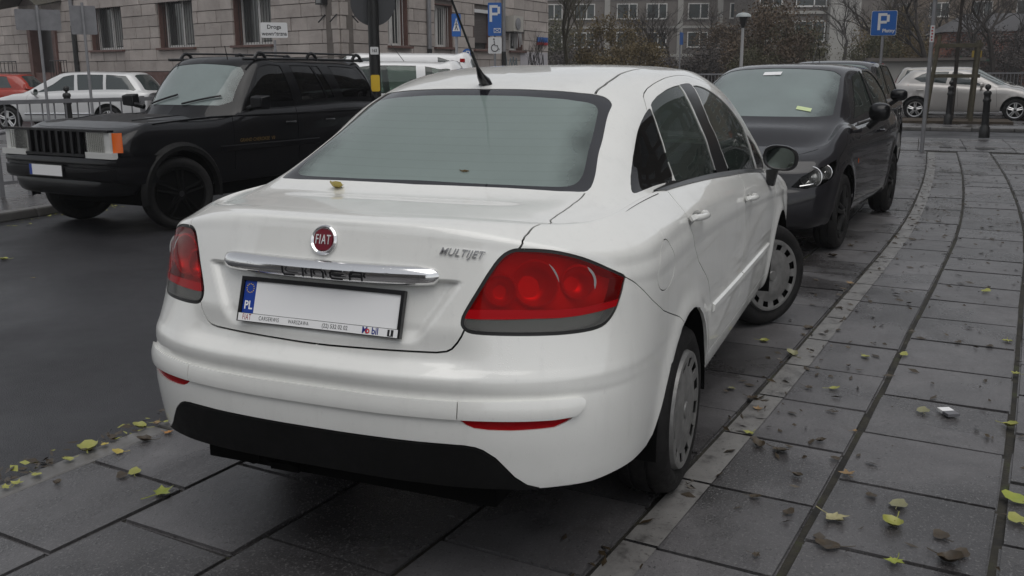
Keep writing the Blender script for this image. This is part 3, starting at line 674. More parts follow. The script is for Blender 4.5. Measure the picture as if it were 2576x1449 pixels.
    fq = [(3.16,.765),(3.4828,.7437),(3.66,.80),(3.78,.9181),(3.596,.9755),(3.3085,.8684)]
    wsc = [(2.62,0),(2.66,.30),(2.78,.50),(2.90,.545),(3.66,.60),(3.73,.58),(3.78,.35),(3.80,0)]
    doorB = dframe+[(3.8,1.0),(1.0,1.0),(1.0519,.9809),(1.06,.8762),(1.1375,.7651),(1.1966,.6991),(1.2112,.6766)]
    us2 = np.linspace(0, 4.15, 150); vs2 = np.linspace(0, 1, 64)
    PB = Patch(LS.B, us2, vs2, polys=[list(glassP)+[(.40,0)][:0], glin, qwin, rwin, bpil, fwin, fq, wsc],
               seams=[(blid, gapw), (ditch, .009), (dframe, .004)], step=.02, flip=False)
    # which way do the normals of each patch point
    for P in (PA, PB):
        mid = P.X.mean(0); s_ = np.sign(((P.X-np.array([2.2, 0, .75]))*P.N).sum(1).mean())
        if s_ < 0: P.N = -P.N; P.T = P.T[:, ::-1].copy()
    # lower shell
    PA.take(archr); PA.take(archf); PA.take([(.4838,.3358)]+bb[1:]+[(.9999,.4182),(1.0488,.4981),(1.1016,.5644),(1.16,.57),(1.16,-.01),(.49,-.01)])
    m_lamp = PA.take(lamp)
    m_fuel = PA.take(fuel); m_refl = PA.take(refl)
    m_trim = PA.take(beltl)
    lampin = [(.3206,.8092),(.322,.8253),(.3331,.8582),(.3441,.8877),(.3552,.9183),(.366,.9514),(.3767,.9856),(.3899,1.0088),(.4043,1.0216),(.4139,1.0268)]
    m_lid = PA.take(lid2[::-1]+lampin+lid1+[(-.01, V+.01), (-.01, .70)])
    PA.take([(-.01,.352),(.1,.352),(.25,.350),(.40,.343),(.4838,.3358),(.49,-.01),(-.01,-.01)]); m_diff = PA.take(diff+[(.4838,-.01),(-.01,-.01),(-.01,.472)])
    m_bump = PA.take([(-.01,.7097)]+lid2[::-1]+[(.3303,.7863),(.5,.80),(.65,.82),(.6975,.9816)]+seam_bq+[(1.30,.50),(1.1,-.01),(-.01,-.01)])
    m_rd = PA.take(door_r+[(1.80,.36),(2.53,.345)]+door_m[::-1]+[(2.72,V+.01),(1.43,V+.01)])
    m_fd = PA.take(door_m+[(2.53,.345),(3.51,.345)]+door_f[::-1]+[(3.93,V+.01),(2.72,V+.01)])
    m_bodyA = PA.rest()
    # upper shell
    m_glass = PB.take(list(glassP)+[(1.0162,-.01),(.3883,-.01)])
    gl_c = inpoly(PB.c, list(glin)+[(.942,-.01),(.41,-.01)])
    m_q = PB.take(qwin); m_rw = PB.take(rwin); m_bp = PB.take(bpil); m_fw = PB.take(fwin); m_fq = PB.take(fq); m_ws = PB.take(wsc+[(3.80,-.01),(2.62,-.01)])
    m_trimB = PB.left & (PB.c[:, 1] > .984) & (PB.c[:, 0] > .70) & (PB.c[:, 0] < 3.75); PB.left &= ~m_trimB
    m_lidB = PB.take(blid+[(.352,.555),(.362,.49),(.3772,.396),(.3893,.2805),(.3918,.149),(.3883,-.01),(-.01,-.01),(-.01,.777)])
    d = PB.peek(doorB); m_rdB = d & (PB.c[:, 0] < 1.86); m_fdB = d & (PB.c[:, 0] >= 1.86); PB.left &= ~d
    m_bodyB = PB.rest()
    W = M['white']
    emit('body_shell', [(PA, m_bodyA), (PB, m_bodyB)], W, root)
    lid = emit('boot_lid', [(PA, m_lid), (PB, m_lidB)], W, root)
    bump = emit('rear_bumper', [(PA, m_bump)], W, root, skirt=.03)
    emit('bumper_diffuser', [(PA, m_diff)], M['plastic'], root, off=.004)
    for sd in ('right', 'left'):
        rd = emit('rear_door', [(PA, m_rd), (PB, m_rdB)], W, root, sd)
        fd = emit('front_door', [(PA, m_fd), (PB, m_fdB)], W, root, sd)
        emit('window_pane', [(PB, m_rw)], M['side_glass'], rd, sd, off=-.004, skirt=0)
        emit('window_pane', [(PB, m_fw)], M['side_glass'], fd, sd, off=-.004, skirt=0)
        emit('window_pane', [(PB, m_fq)], M['tint_glass'], fd, sd, off=-.004, skirt=0)
        emit('pillar_cover', [(PB, m_bp)], M['trim'], rd, sd, off=-.001, skirt=.01)
        emit('quarter_window', [(PB, m_q)], M['tint_glass'], root, sd, off=-.003, skirt=.01)
        emit('belt_trim', [(PA, m_trim), (PB, m_trimB)], M['trim'], root, sd, off=.004, skirt=.01)
        if sd == 'right': emit('fuel_flap', [(PA, m_fuel)], W, root, sd)
        else: emit('quarter_patch', [(PA, m_fuel)], W, root, sd)
        emit('reflector', [(PA, m_refl)], M['red_band'], bump, sd, off=-.006, skirt=0)
        emit('reflector_pocket', [(PA, m_refl)], M['void'], bump, sd, off=-.016, skirt=0)
        # tail lamp
        lens_red = m_lamp & ~inpoly(PA.c, band+[(.75,.70),(.25,.70),(.25,.8426)])
        lens_clear = m_lamp & inpoly(PA.c, clear+[(.75,.70),(.25,.70),(.25,.8182)])
        lens_band = m_lamp & ~lens_red & ~lens_clear
        lo = emit('tail_lamp', [(PA, lens_red)], M['red_lens'], root, sd, off=.002, skirt=0)
        emit('fog_band', [(PA, lens_band)], M['red_band'], lo, sd, off=.003, skirt=0)
        emit('reversing_lens', [(PA, lens_clear)], M['clear_lens'], lo, sd, off=.002, skirt=0)
        emit('lamp_housing', [(PA, lens_red | lens_band)], M['lamp_back'], lo, sd, off=-.050, skirt=-.045); emit('reversing_housing', [(PA, lens_clear)], M['lamp_dark'], lo, sd, off=-.030, skirt=-.028)
        sg = -1 if sd == 'right' else 1
        for (qq, vv, rr) in ((.4597, .9248, .062), (.388, .8985, .042), (.5628, .9408, .045)):
            P0 = LS.A([qq], [vv])[0]; n0 = normals(LS.A, np.array([[qq, vv]]), False)[0]
            if n0[0] > 0: n0 = -n0
            P0 = P0*np.array([1, sg, 1]); n0 = n0*np.array([1, sg, 1])
            ax = Vector((-1, sg*.25, .12)).normalized(); Mx = ax.to_track_quat('Z', 'Y').to_matrix().to_4x4(); Mx.translation = Vector(P0)-Vector(n0)*.014-ax*.012
            b = MB(); b.lathe([(rr+.004, -.006), (rr+.004, .004), (rr-.002, .004), (rr*.9, -.006), (rr*.6, -.02), (rr*.3, -.026), (.004, -.028)], 40, close=False)
            o = b.build('reflector_bowl', M['tail_bowl'], lo); o.matrix_local = Mx
    # bumper strip, centre and two corner pieces
    PR = Patch(LS.A, np.linspace(0, .62, 60), np.linspace(.50, .65, 24), polys=[ridge+[]], seams=[([(.3235,.50),(.3235,.65)], .003)], step=.012)
    if ((PR.X-np.array([2.2, 0, .75]))*PR.N).sum(1).mean() < 0: PR.N = -PR.N; PR.T = PR.T[:, ::-1].copy()
    vmid = np.clip((PR.P[:, 1]-.5455)/(.6-.5455), 0, 1); bulge = .011+.004*np.sin(np.pi*np.clip(vmid, 0, 1))
    PR.X = PR.X+PR.N*bulge[:, None]; a = (np.clip(vmid, 0, 1)-.5)*1.0
    PR.N = PR.N+np.stack([0*a, 0*a, a], 1)*.55; PR.N /= np.linalg.norm(PR.N, axis=1)[:, None]
    m_r = PR.take(ridge+[(-.01,.5454),(-.01,.598)])
    cen = m_r & (PR.c[:, 0] < .3235); cor = m_r & (PR.c[:, 0] >= .3235)
    emit('bumper_strip', [(PR, cen)], W, bump, 'both', skirt=.016)
    for sd in ('right', 'left'): emit('bumper_strip', [(PR, cor)], W, bump, sd, skirt=.016)
    # rear window: clear field and printed border
    rg = emit('rear_window', [(PB, m_glass & gl_c)], M['rear_glass'], root, 'both', off=-.002, skirt=0)
    emit('window_border', [(PB, m_glass & ~gl_c)], M['border'], rg, 'both', off=-.002, skirt=0)
    emit('windscreen', [(PB, m_ws)], M['side_glass'], root, 'both', off=-.002, skirt=0)
    # dark liner behind the gaps
    emit('lamp_gasket', [(PA, PA.ingap & inpoly(PA.c, [(.30,.77),(.71,.77),(.71,1.05),(.30,1.05)]))], M['gasket'], root, off=-.003, skirt=0)
    emit('inner_liner', [(PA, m_bodyA | m_lid | m_bump | m_rd | m_fd | m_diff | m_fuel | PA.ingap), (PB, m_bodyB | m_lidB | m_rdB | m_fdB | PB.ingap)], M['void'], root, off=-.016, skirt=0)
    return root, PA, PB, lid, bump
def k_border():
    k = N('printed_glass_border').set(Base_Color=(.012, .012, .015), Roughness=.06, Specular_IOR_Level=.9); return k.m
M['border'] = k_border()
linea, PA_, PB_, linea_lid, linea_bump = build_linea()
def surfA(Y, z):
    """point and outward normal of the saloon's rear face at given half-width and height"""
    vs = np.linspace(.3, LS.V, 300); q = .3
    qs = np.linspace(0, 1, 200); best = None
    U, Vv = np.meshgrid(qs, vs, indexing='ij'); P = LS.A(U.ravel(), Vv.ravel()); d = (P[:, 1]-Y)**2+(P[:, 2]-z)**2; j = int(np.argmin(d))
    n = normals(LS.A, np.array([[U.ravel()[j], Vv.ravel()[j]]]), False)[0]
    if n[0] > 0: n = -n
    return P[j], n
def rear_matrix(p, n):
    """frame on the rear face: local X to the car's right (-Y), local Y up the face, local Z out of it"""
    zax = Vector(n).normalized(); xax = Vector((0, -1, 0)); xax = (xax-zax*xax.dot(zax)).normalized(); yax = zax.cross(xax)
    return Matrix(((xax.x, yax.x, zax.x, p[0]), (xax.y, yax.y, zax.y, p[1]), (xax.z, yax.z, zax.z, p[2]), (0, 0, 0, 1)))
def linea_details():
    root = linea
    # underside, wheels
    MB().box((2.55, 0, .30), (3.3, 1.30, .12)).box((.48, 0, .36), (.75, 1.0, .12)).build('underbody', M['void'], root)  # black boxes for the floor, added so no light leaks under the car
    tr = MB(); e_ = [LS.A([q_], [.352-.016*max(0, (q_-.2)/.28)])[0] for q_ in np.linspace(0, .42, 14)]; V_ = []
    for p_ in [(p[0], -p[1], p[2]) for p in e_[::-1]]+[tuple(p) for p in e_[1:]]: V_ += [(p_[0]+.006, p_[1]*.97, p_[2]+.004), (p_[0]+.12, p_[1]*.90, p_[2]-.02), (.75, p_[1]*.8, .34)]
    n_ = len(V_)//3; tr.add(V_, [(3*i+j, 3*i+j+1, 3*i+j+4, 3*i+j+3) for i in range(n_-1) for j in (0, 1)]); tr.build('under_tray', M['void'], root)
    MB().tube([(.10, .33, .325), (.40, .33, .325)], .026, 12).build('exhaust_tip', M['void'], root)
    MB().box((.07, .17, .335), (.05, .10, .02)).build('tow_bracket', M['void'], root)
    for cx in (1.0, WX2):
        for sg in (-1, 1):
            m = MB(); n = 24
            for k in range(n):
                a0, a1 = math.pi*(-.02+1.04*k/n), math.pi*(-.02+1.04*(k+1)/n); r = .386
                m.add([(cx+r*math.cos(a), sg*y, .31+r*math.sin(a)) for a in (a0, a1) for y in (.60, .832)], [(0, 1, 3, 2)])
            m.add([(cx+.386*math.cos(math.pi*(-.02+1.04*k/n)), sg*.60, .31+.386*math.sin(math.pi*(-.02+1.04*k/n))) for k in range(n+1)], [tuple(range(n+1))])
            m.build('arch_liner', M['void'], root)
    wheel(root, WX1+.02, -.728, WR, -1); wheel(root, WX1+.02, .728, WR, 1)
    wheel(root, WX2, -.725, WR, -1, steer=-R(34)); wheel(root, WX2, .725, WR, 1, steer=-R(34))
    # cabin: shelf, seats, dash
    MB().box((.86, 0, 1.06), (.40, 1.12, .03)).build('parcel_shelf', M['cabin'], root)
    MB().box((2.3, 0, .72), (2.9, 1.34, .04)).build('cabin_floor', M['cabin'], root)
    tilt = Matrix.Rotation(R(-18), 3, 'Y')
    for y in (-.36, .36):
        for sx, nm, zz in ((1.16, 'rear_seat', .86), (2.10, 'front_seat', .86)):
            b_ = MB().box((sx, y, zz), (.13, .50, .56), m=tilt); b_.box((sx+.28, y, .66), (.5, .52, .14))
            so_ = b_.build(nm, M['seat'], root)
            h = MB(); h.prism([(-.12, -.07), (.12, -.07), (.135, .0), (.11, .075), (-.11, .075), (-.135, 0)], -.035, .035, Matrix.Translation((sx-.14, y, zz+.36))@Matrix.Rotation(R(-18), 4, 'Y')@Matrix(((0, 0, 1, 0), (1, 0, 0, 0), (0, 1, 0, 0), (0, 0, 0, 1))))
            h.build('headrest', M['seat'], so_)
    MB().box((3.25, 0, .93), (.5, 1.3, .16)).build('dashboard', M['cabin'], root)
    MB().box((.705, .10, 1.115), (.05, .26, .035)).build('brake_light', plain('brake_light_case', (.35, .28, .26), .5), root)
    # door handles and strips
    for sg in (-1, 1):
        for (hx, hz, nm) in ((1.13, 1.0, 'rear'), (2.30, .925, 'front')):
            cup = MB(); 
            for r, d in ((1, 0),): pass
            q = float(np.interp(hx, LS._r[:, 0], LS._q)); vsx = np.linspace(.6, LS.V, 200); P = LS.A(np.full(200, q), vsx); j = int(np.argmin(np.abs(P[:, 2]-hz))); yb = P[j, 1]
            n = normals(LS.A, np.array([[q, vsx[j]]]), False)[0]; n = n if n[1] > 0 else -n
            Mx = Matrix.Translation((hx, sg*yb, hz))@Matrix.Rotation(R(3), 4, 'Y')@(Matrix.Rotation(0, 4, 'Z') if sg > 0 else Matrix.Scale(-1, 4, (0, 1, 0)))
            c = MB(); nn = 20
            ring1 = [(.10*math.cos(t), .004, .036*math.sin(t)-.012) for t in np.linspace(0, 2*math.pi, nn, endpoint=False)]
            c.add([(0, .001, -.012)]+[Mx@Vector(v) for v in []], [])
            c.v = []; c.f = []
            c.add([Mx@Vector((.0, .002, -.014))]+[Mx@Vector((a, .0035, b)) for a, _, b in ring1], [(0, 1+i, 1+(i+1) % nn) for i in range(nn)])
            c.build('handle_cup', M['cup'], root)
            hb = MB(); pth = []
            for t in np.linspace(-1, 1, 9): pth.append(Mx@Vector((.105*t, .012+.026*(1-t*t)**.6, .006)))
            hb.tube(pth, .012, 10); hb.tube([Mx@Vector((-.10, .02, .0)), Mx@Vector((-.10, .012, .015))], .015, 8)
            hb.build('door_handle', M['white'], root)
        # rubbing strip
        for (x0, x1) in ((1.46, 2.16), (2.175, 3.10)):
            m = MB(); k = 14; top = []; 
            for i in range(k+1):
                x = x0+(x1-x0)*i/k; zc = .60-.018*(x-1.4); q = float(np.interp(x, LS._r[:, 0], LS._q)); P = LS.A(np.full(80, q), np.linspace(.35, .8, 80)); j = int(np.argmin(np.abs(P[:, 2]-zc))); y = P[j, 1]
                top.append([(x, sg*(y+.001), zc+.017), (x, sg*(y+.012), zc+.010), (x, sg*(y+.013), zc-.010), (x, sg*(y+.002), zc-.020)])
            for i in range(k): m.add(top[i]+top[i+1], [(0, 1, 5, 4), (1, 2, 6, 5), (2, 3, 7, 6)] if sg < 0 else [(4, 5, 1, 0), (5, 6, 2, 1), (6, 7, 3, 2)])
            m.add(top[0]+top[-1], [(3, 2, 1, 0), (4, 5, 6, 7)]); m.build('rubbing_strip', M['white'], root)
        # mirror
        cy = sg*.868; cx, cz = 3.08, 1.047
        h = MB(); nn, mm = 28, 10
        def mr(t, k=1.0): # outline seen from behind, fuller on the outer side
            a, b = .092*k, .068*k; u, vv = math.cos(t), math.sin(t); e = .8
            return (a*math.copysign(abs(u)**e, u)+.006*vv, b*math.copysign(abs(vv)**e, vv)-.012*u*k)
        prof = [(.0, .96), (.012, 1.0), (.03, .99), (.06, .86), (.085, .62), (.098, .3)]
        vs_ = []; 
        for dx, k in prof:
            for i in range(nn):
                u, vv = mr(2*math.pi*i/nn, k); vs_.append((cx+dx, cy+sg*u, cz+vv))
        fs_ = [(r*nn+i, r*nn+(i+1) % nn, (r+1)*nn+(i+1) % nn, (r+1)*nn+i) for r in range(len(prof)-1) for i in range(nn)]+[tuple((len(prof)-1)*nn+i for i in range(nn))]
        if sg > 0: fs_ = [f[::-1] for f in fs_]
        hs_ = h.add(vs_, fs_).build('door_mirror', M['white'], root, 60)
        b = MB(); vs_ = []
        for dx, k in ((-.002, .80), (-.006, .86), (-.006, .97), (.014, 1.01)):
            for i in range(nn): u, vv = mr(2*math.pi*i/nn, k); vs_.append((cx+dx, cy+sg*u, cz+vv))
        fs_ = [(r*nn+i, r*nn+(i+1) % nn, (r+1)*nn+(i+1) % nn, (r+1)*nn+i) for r in range(3) for i in range(nn)]
        b.add(vs_, fs_ if sg < 0 else [f[::-1] for f in fs_]).build('mirror_surround', M['trim'], hs_)
        g = MB(); g.add([(cx-.001, cy+sg*mr(2*math.pi*i/nn, .84)[0], cz+mr(2*math.pi*i/nn, .84)[1]) for i in range(nn)], [tuple(range(nn))]).build('mirror_glass', M['mirror'], hs_)
        st = MB(); st.add([(3.06, sg*.80, .985), (3.06, sg*.86, .985), (3.12, sg*.86, .985), (3.13, sg*.80, .985), (3.10, sg*.800, .90), (3.10, sg*.835, .892), (3.16, sg*.838, .892), (3.20, sg*.800, .90)],
            [(0, 1, 2, 3), (4, 7, 6, 5), (0, 4, 5, 1), (1, 5, 6, 2), (2, 6, 7, 3), (3, 7, 4, 0)]); st.build('mirror_stem', M['trim'], hs_)
    # chrome bar with the model name
    pc = surfA(0, .985)[0][0]-.012; bar = MB(); k = 40; ringn = 10; vs_ = []
    for i in range(k+1):
        t = -1+2*i/k; Y = .362*t; e = (1-abs(t)**18)**.5 if abs(t) < 1 else 0
        p, n = surfA(abs(Y), .958); hgt = .0285*max(e, .02); dp = .030*max(e, .02)
        base = Vector((pc+.045*t*t*.9, Y, .960)); 
        for j in range(ringn):
            a = 2*math.pi*j/ringn; cc, s_ = math.cos(a), math.sin(a)
            vs_.append(base+Vector((-dp*max(cc, -.7)*(1 if s_ < .2 else .85), 0, hgt*math.copysign(abs(s_)**.7, s_))))
    fs_ = [(i*ringn+j, i*ringn+(j+1) % ringn, (i+1)*ringn+(j+1) % ringn, (i+1)*ringn+j) for i in range(k) for j in range(ringn)]
    baro = bar.add(vs_, fs_).build('chrome_bar', M['wetchrome'], linea_lid, 60)
    pts0, n0 = surfA(0, .958)
    def put(me, name, Y, z, mat, parent, lift, rot=None):
        p, n = surfA(abs(Y), z); n = np.array(n)*np.array([1, 1 if Y >= 0 else -1, 1]); p = np.array([p[0], Y, p[2]])
        o = link(name, me, mat, parent); o.matrix_local = rear_matrix(p+n*lift, n); return o
    letters = [('L', -.105), ('I', -.055), ('n', -.008), ('E', .052), ('A', .112)]
    def stroke(paths, w):
        m = MB()
        for path in paths:
            for a, b in zip(path, path[1:]):
                d = Vector((b[0]-a[0], b[1]-a[1])); L = d.length
                m.box(((a[0]+b[0])/2, (a[1]+b[1])/2, 0), (L+w*.6, w, .002), math.atan2(d.y, d.x))
        return m
    h, wd = .011, .019
    glyph = {'L': [[(-wd, h), (-wd, -h*.4), (-wd*.7, -h), (wd, -h)]], 'I': [[(0, h), (0, -h)]], 'n': [[(-wd, -h), (-wd, h), (wd*.7, h), (wd, h*.4), (wd, -h)]],
             'E': [[(wd, h), (-wd*.7, h), (-wd, h*.4), (-wd, -h*.4), (-wd*.7, -h), (wd, -h)], [(-wd, 0), (wd*.8, 0)]], 'A': [[(-wd, -h), (-wd, h*.4), (-wd*.7, h), (wd, h), (wd, -h)], [(-wd, -h*.1), (wd, -h*.1)]]}
    for ch, off in letters:
        yy = -off-.02
        o = stroke(glyph[ch], .0052).build('letter', M['ink'], baro); p, n = surfA(abs(yy), .958)
        o.matrix_local = rear_matrix((pc+.04*(yy/.362)**2-.0350, yy, .957), (-1, 0, -.06))
    # badge
    p, n = surfA(0, 1.038); bm_ = rear_matrix(np.array(p)+np.array(n)*.001, n)
    bd = MB(); bd.lathe([(.043, 0), (.043, .006), (.038, .011), (.033, .008), (.031, .005)], 40, close=False); bo = bd.build('badge', M['chrome'], linea_lid); bo.matrix_local = bm_
    sh = [(.030*math.copysign(abs(math.cos(t))**.55, math.cos(t)), .030*math.copysign(abs(math.sin(t))**.75, math.sin(t))) for t in np.linspace(0, 2*math.pi, 40, endpoint=False)]
    MB().prism([(x*(1.0-.12*max(0, -y/.03)), y) for x, y in sh], .003, .0075).build('badge_shield', M['badge_red'], bo)
    lt = link('badge_letters', T['fiat'], M['badge_letter'], bo); lt.location = (0, 0, .009)
    put(T['multijet'], 'engine_badge', -.407, 1.022, M['chrome'], linea_lid, .003)
    # number plate in its dealer frame
    (pa, _), (pb, _) = surfA(.0, .925), surfA(.0, .80); xc = (pa[0]+pb[0])/2
    ax = Vector((pa[0]-pb[0], 0, .125)).normalized(); nrm = Vector((-ax.z, 0, ax.x)); PM = rear_matrix((xc-.010, 0, .8575), nrm)
    fr = MB(); w2, h2 = .268, .0655
    fr.box((0, h2-.006, 0), (2*w2, .012, .016)).box((-w2+.005, .0, 0), (.010, 2*h2-.024, .016)).box((w2-.005, .0, 0), (.010, 2*h2-.024, .016)).box((0, -h2+.006, 0), (2*w2, .012, .016)).box((0, 0, -.006), (2*w2-.02, 2*h2-.024, .004))
    fo = fr.build('plate_frame', M['trim'], linea_lid); fo.matrix_local = PM
    MB().box((.020, .010, .001), (.474, .1, .004)).build('number_plate', M['plate_white'], fo)
    bl = MB().box((-.237, .010, .001), (.040, .1, .004)).build('euro_band', M['plate_blue'], fo)
    st = MB()
    for k in range(12):
        a = 2*math.pi*k/12; st.lathe([(.0017, 0), (.0017, .0006)], 6, (-.237+.0125*math.cos(a), .032+.0125*math.sin(a), .0032))
    st.build('star_ring', M['yellow'], bl)
    o = link('country_code', T['pl'], M['plate_white'], bl); o.location = (-.237, -.018, .0036)
    MB().box((0, -.0525, .009), (2*w2-.012, .022, .002)).build('dealer_strip', M['plate_white'], fo)
    for key, x, mt in (('s_fiat', -.232, 'ink_red'), ('s_car', -.155, 'ink'), ('s_war', -.055, 'ink'), ('s_tel', .065, 'ink'), ('s_mob', .178, 'ink_blue')):
        o = link('lettering', T[key], M[mt], fo); o.location = (x, -.0525, .0105)
    MB().lathe([(.0066, 0), (.0066, .0002), (.0034, .0002), (.0034, 0)], 20, (.1700, -.0535, .0108), close=False).build('letter_ring', plain('bright_red_ink', (.6, .02, .02), .5), fo)
    MB().box((.241, -.0525, .0105), (.018, .018, .001)).build('oil_grade_box', M['ink'], fo)
    o = link('lettering', T['s_one'], M['plate_white'], fo); o.location = (.241, -.0525, .0115)
    # aerial
    pb_ = LS.B([1.0693], [0.0])[0]; bx, bz = float(pb_[0]), float(pb_[2]); dr = Vector((.899-bx, 0, 1.74-bz+.005)).normalized()
    am = MB(); am.tube([(bx+.01, 0, bz-.004), (bx+.006, 0, bz+.012), Vector((bx, 0, bz))+dr*.045, Vector((bx, 0, bz))+dr*.085], .030, 14, r2=.007)
    ao = am.build('aerial_base', M['trim'], root)
    rod = MB(); rod.tube([Vector((bx, 0, bz))+dr*t for t in np.linspace(.08, .16, 4)], .0065, 8); rod.tube([Vector((bx, 0, bz))+dr*t for t in np.linspace(.16, .43, 8)], .0042, 8); rod.build('aerial_rod', M['trim'], ao)
    # front end lamps and grille, hidden behind the car from here
    fb_ = cap_end(LS, 4.93, 'front_bumper', M['white'], root); MB().box((4.53, 0, .62), (.06, .7, .12)).build('grille', M['trim'], root)
M['cup'] = plain('handle_recess', (.30, .30, .29), .5, 0, 1)
T = {}
T['fiat'] = text_mesh('FIAT', .038, .56, 0, .0008, .0002, spacing=1.22)
T['multijet'] = text_mesh('MULTIJET', .029, .95, .35, .0015, .0002, spacing=1.05)
T['pl'] = text_mesh('PL', .034, .85, 0, 0, .0008)
T['s_fiat'] = text_mesh('FIAT', .024, .55, 0, 0, .0001, spacing=1.2); T['s_car'] = text_mesh('CARSERWIS', .0165, .72, 0, 0, 0, spacing=1.15)
T['s_war'] = text_mesh('WARSZAWA', .0155, .70, 0, 0, 0, spacing=1.15); T['s_tel'] = text_mesh('(22) 532 02 02', .0165, .85)
T['s_mob'] = text_mesh('M  bil', .026, .88, 0, 0, .0006); T['s_one'] = text_mesh('1', .020, 1, 0, 0, .0008)
linea_details()
# ------------------------------------------------------------------ the other cars in the street
def orient(P):
    if ((P.X-np.array([2.2, 0, .75]))*P.N).sum(1).mean() < 0: P.N = -P.N; P.T = P.T[:, ::-1].copy()
def st6(c, e, m, crown=.3):
    (xc, zc), (xe, ye, ze), (xm, ym, zm) = c, e, m
    L = lambda t: xc+(xe-xc)*t
    return [(xc, 0, zc), (L(.12), ye*.42, zc-(zc-ze)*.06), (L(.45), ye*.72, zc-(zc-ze)*.24), (L(.78), ye*.89, zc-(zc-ze)*.52), (xe, ye, ze), (xm, ym, zm)]
def auto_car(name, label, paintm, pose, group=None, L=4.3, H=1.46, W=.88, zf=.72, zc=1.0, xw0=1.1, xw1=2.0, xr1=3.7, xr0=4.15, zr0=1.02, belt=(.93, .98), wins=(), glassm='far_glass', wheels=(.9, 3.48), wr=.315, wstyle='alloy', roof_w=.60, fine=False, ws='wind_glass', extra_polys=(), cat='car', scale=1.0, nosebow=.62, nsv=None, zb=0., steer=0):
    x0, y0, z0, yaw = pose
    root = thing(name, label, cat, (x0, y0, z0), yaw, group); root.scale = (scale,)*3
    rows = [(.24,.27,W-.10,.29),(.09,.23,W-.06,.26),(.03,.27,W-.035,.30),(.0,.37,W-.012,.40),(.0,.46,W-.004,.48),(.015,.53,W,.56),(.04,.59,W,.64),(.075,zf-.08,W-.003,('b',-.24)),(.12,zf-.035,W-.012,('b',-.14)),(.17,zf,W-.035,('b',-.07)),(.24,zf+.03,W-.06,('b',-.03)),(.34,zf+.052,W-.085,('b',-.008)),(.50,zf+.085,W-.10,('b',0.))]
    ns = nsv or [2.5,2.6,2.7,2.8,2.8,2.8,2.7,2.6,2.5,2.5,2.5,2.5,2.5]
    rows = [(a, b+zb*max(0, 1-i/7), c, d if isinstance(d, tuple) else d+zb*max(0, 1-i/7)) for i, (a, b, c, d) in enumerate(rows)]
    bx = [-.2,.5,xw0+.1,xw0+.55,2.6,xr1,L]; bz = [zf+.06,zf+.08,zc-.05,belt[0],(belt[0]+belt[1])/2+.005,belt[1],belt[1]-.02]
    wx = [-.2,.5,1.2,2.2,3.2,L-.55,L-.28,L-.12,L-.03,L+.3]; wy = [.985,.985,.995,1.0,1.0,.97,.92,.82,.66,.40]
    zm = lambda z: (z+belt[0])/2
    rw = roof_w
    stn = [st6(((.5+xw0)/2, (zf+.085+zc)/2+.03), ((.5+xw0)/2+.12, .66, (zf+.085+zc)/2-.01), ((.5+xw0)/2+.14, .72, (zf+.085+zc)/2-.02)),
           st6((xw0, zc), (xw0+.25, .69, zc-.005), (xw0+.28, .735, zc-.015)),
           st6(((xw0+xw1)/2, (zc+H-.05)/2+.012), ((xw0+xw1)/2+.16, .66, (zc+H-.06)/2-.02), ((xw0+xw1)/2+.18, .73, (zc+H-.06)/4+belt[0]/2+.03)),
           st6((xw1, H-.04), (xw1+.14, rw, H-.105), (xw1+.15, rw+.10, (H-.1+belt[0])/2+.03)),
           st6((xw1+.6, H), (xw1+.6, rw+.02, H-.07), (xw1+.6, rw+.11, (H-.07+belt[0])/2+.03)),
           st6(((xw1+xr1)/2+.15, H-.003), ((xw1+xr1)/2+.15, rw+.015, H-.073), ((xw1+xr1)/2+.15, rw+.105, (H-.07+belt[1])/2+.03)),
           st6((xr1-.30, H-.022), (xr1-.34, rw, H-.088), (xr1-.34, rw+.10, (H-.085+belt[1])/2+.03)),
           st6((xr1, H-.05), (xr1-.08, rw-.03, H-.12), (xr1-.06, rw+.08, (H-.12+belt[1])/2+.03)),
           st6(((xr1+xr0)/2+.03, (H-.05+zr0)/2+.02), ((xr1+xr0)/2-.06, rw-.01, (H-.12+zr0)/2), ((xr1+xr0)/2-.05, rw+.06, (H-.12+zr0)/4+belt[1]/2)),
           st6((xr0, zr0), (xr0-.06, rw+.0, zr0-.015), (xr0-.06, rw+.06, zr0-.03)),
           st6((L-.02, zr0-.05), (L-.04, .40, zr0-.06), (L-.045, .46, zr0-.065))]
    ex = [(.5+xw0)/2+.13, xw0+.28, (xw0+xw1)/2+.18, xw1+.14, xw1+.6, (xw1+xr1)/2+.15, xr1-.34, xr1-.08, (xr1+xr0)/2-.05, xr0-.05, L-.05]
    ast = [0.]+[e-.35 for e in ex]
    sh = Shell(rows, ns, (bx, bz), (wx, wy), ([-.2, 5.5], [1., 1.]), stn, ex, ast, [0,.16,.30,.40,.48,.57,.66], .66, nosebow,
               [(wheels[0], wr, wr+.075, .012, .05), (wheels[1], wr, wr+.075, .012, .05)], (.012, .62), None, (.25, 1.05), (belt[0]+belt[1])/2, .5)
    qmax = float(np.interp(L-.01, sh._r[:, 0], sh._q))
    archs = [arch_poly(sh, xw, wr, wr+.072, n=24) for xw in wheels]
    du = .03 if fine else .06
    sw = [[(x-.35, b) for x, b in wpoly] for wpoly in wins]
    wsp = [(ast[2]+.05, 0), (ast[2]+.05, .50), (ast[2]+.08, .62), (ast[4]-.10, .605), (ast[4]-.04, .52), (ast[4]-.02, 0)]
    rgp = [(ast[8]+.04, 0), (ast[8]+.04, .40), (ast[8]+.06, .50), (ast[10]-.05, .52), (ast[10]-.03, .42), (ast[10]-.02, 0)]
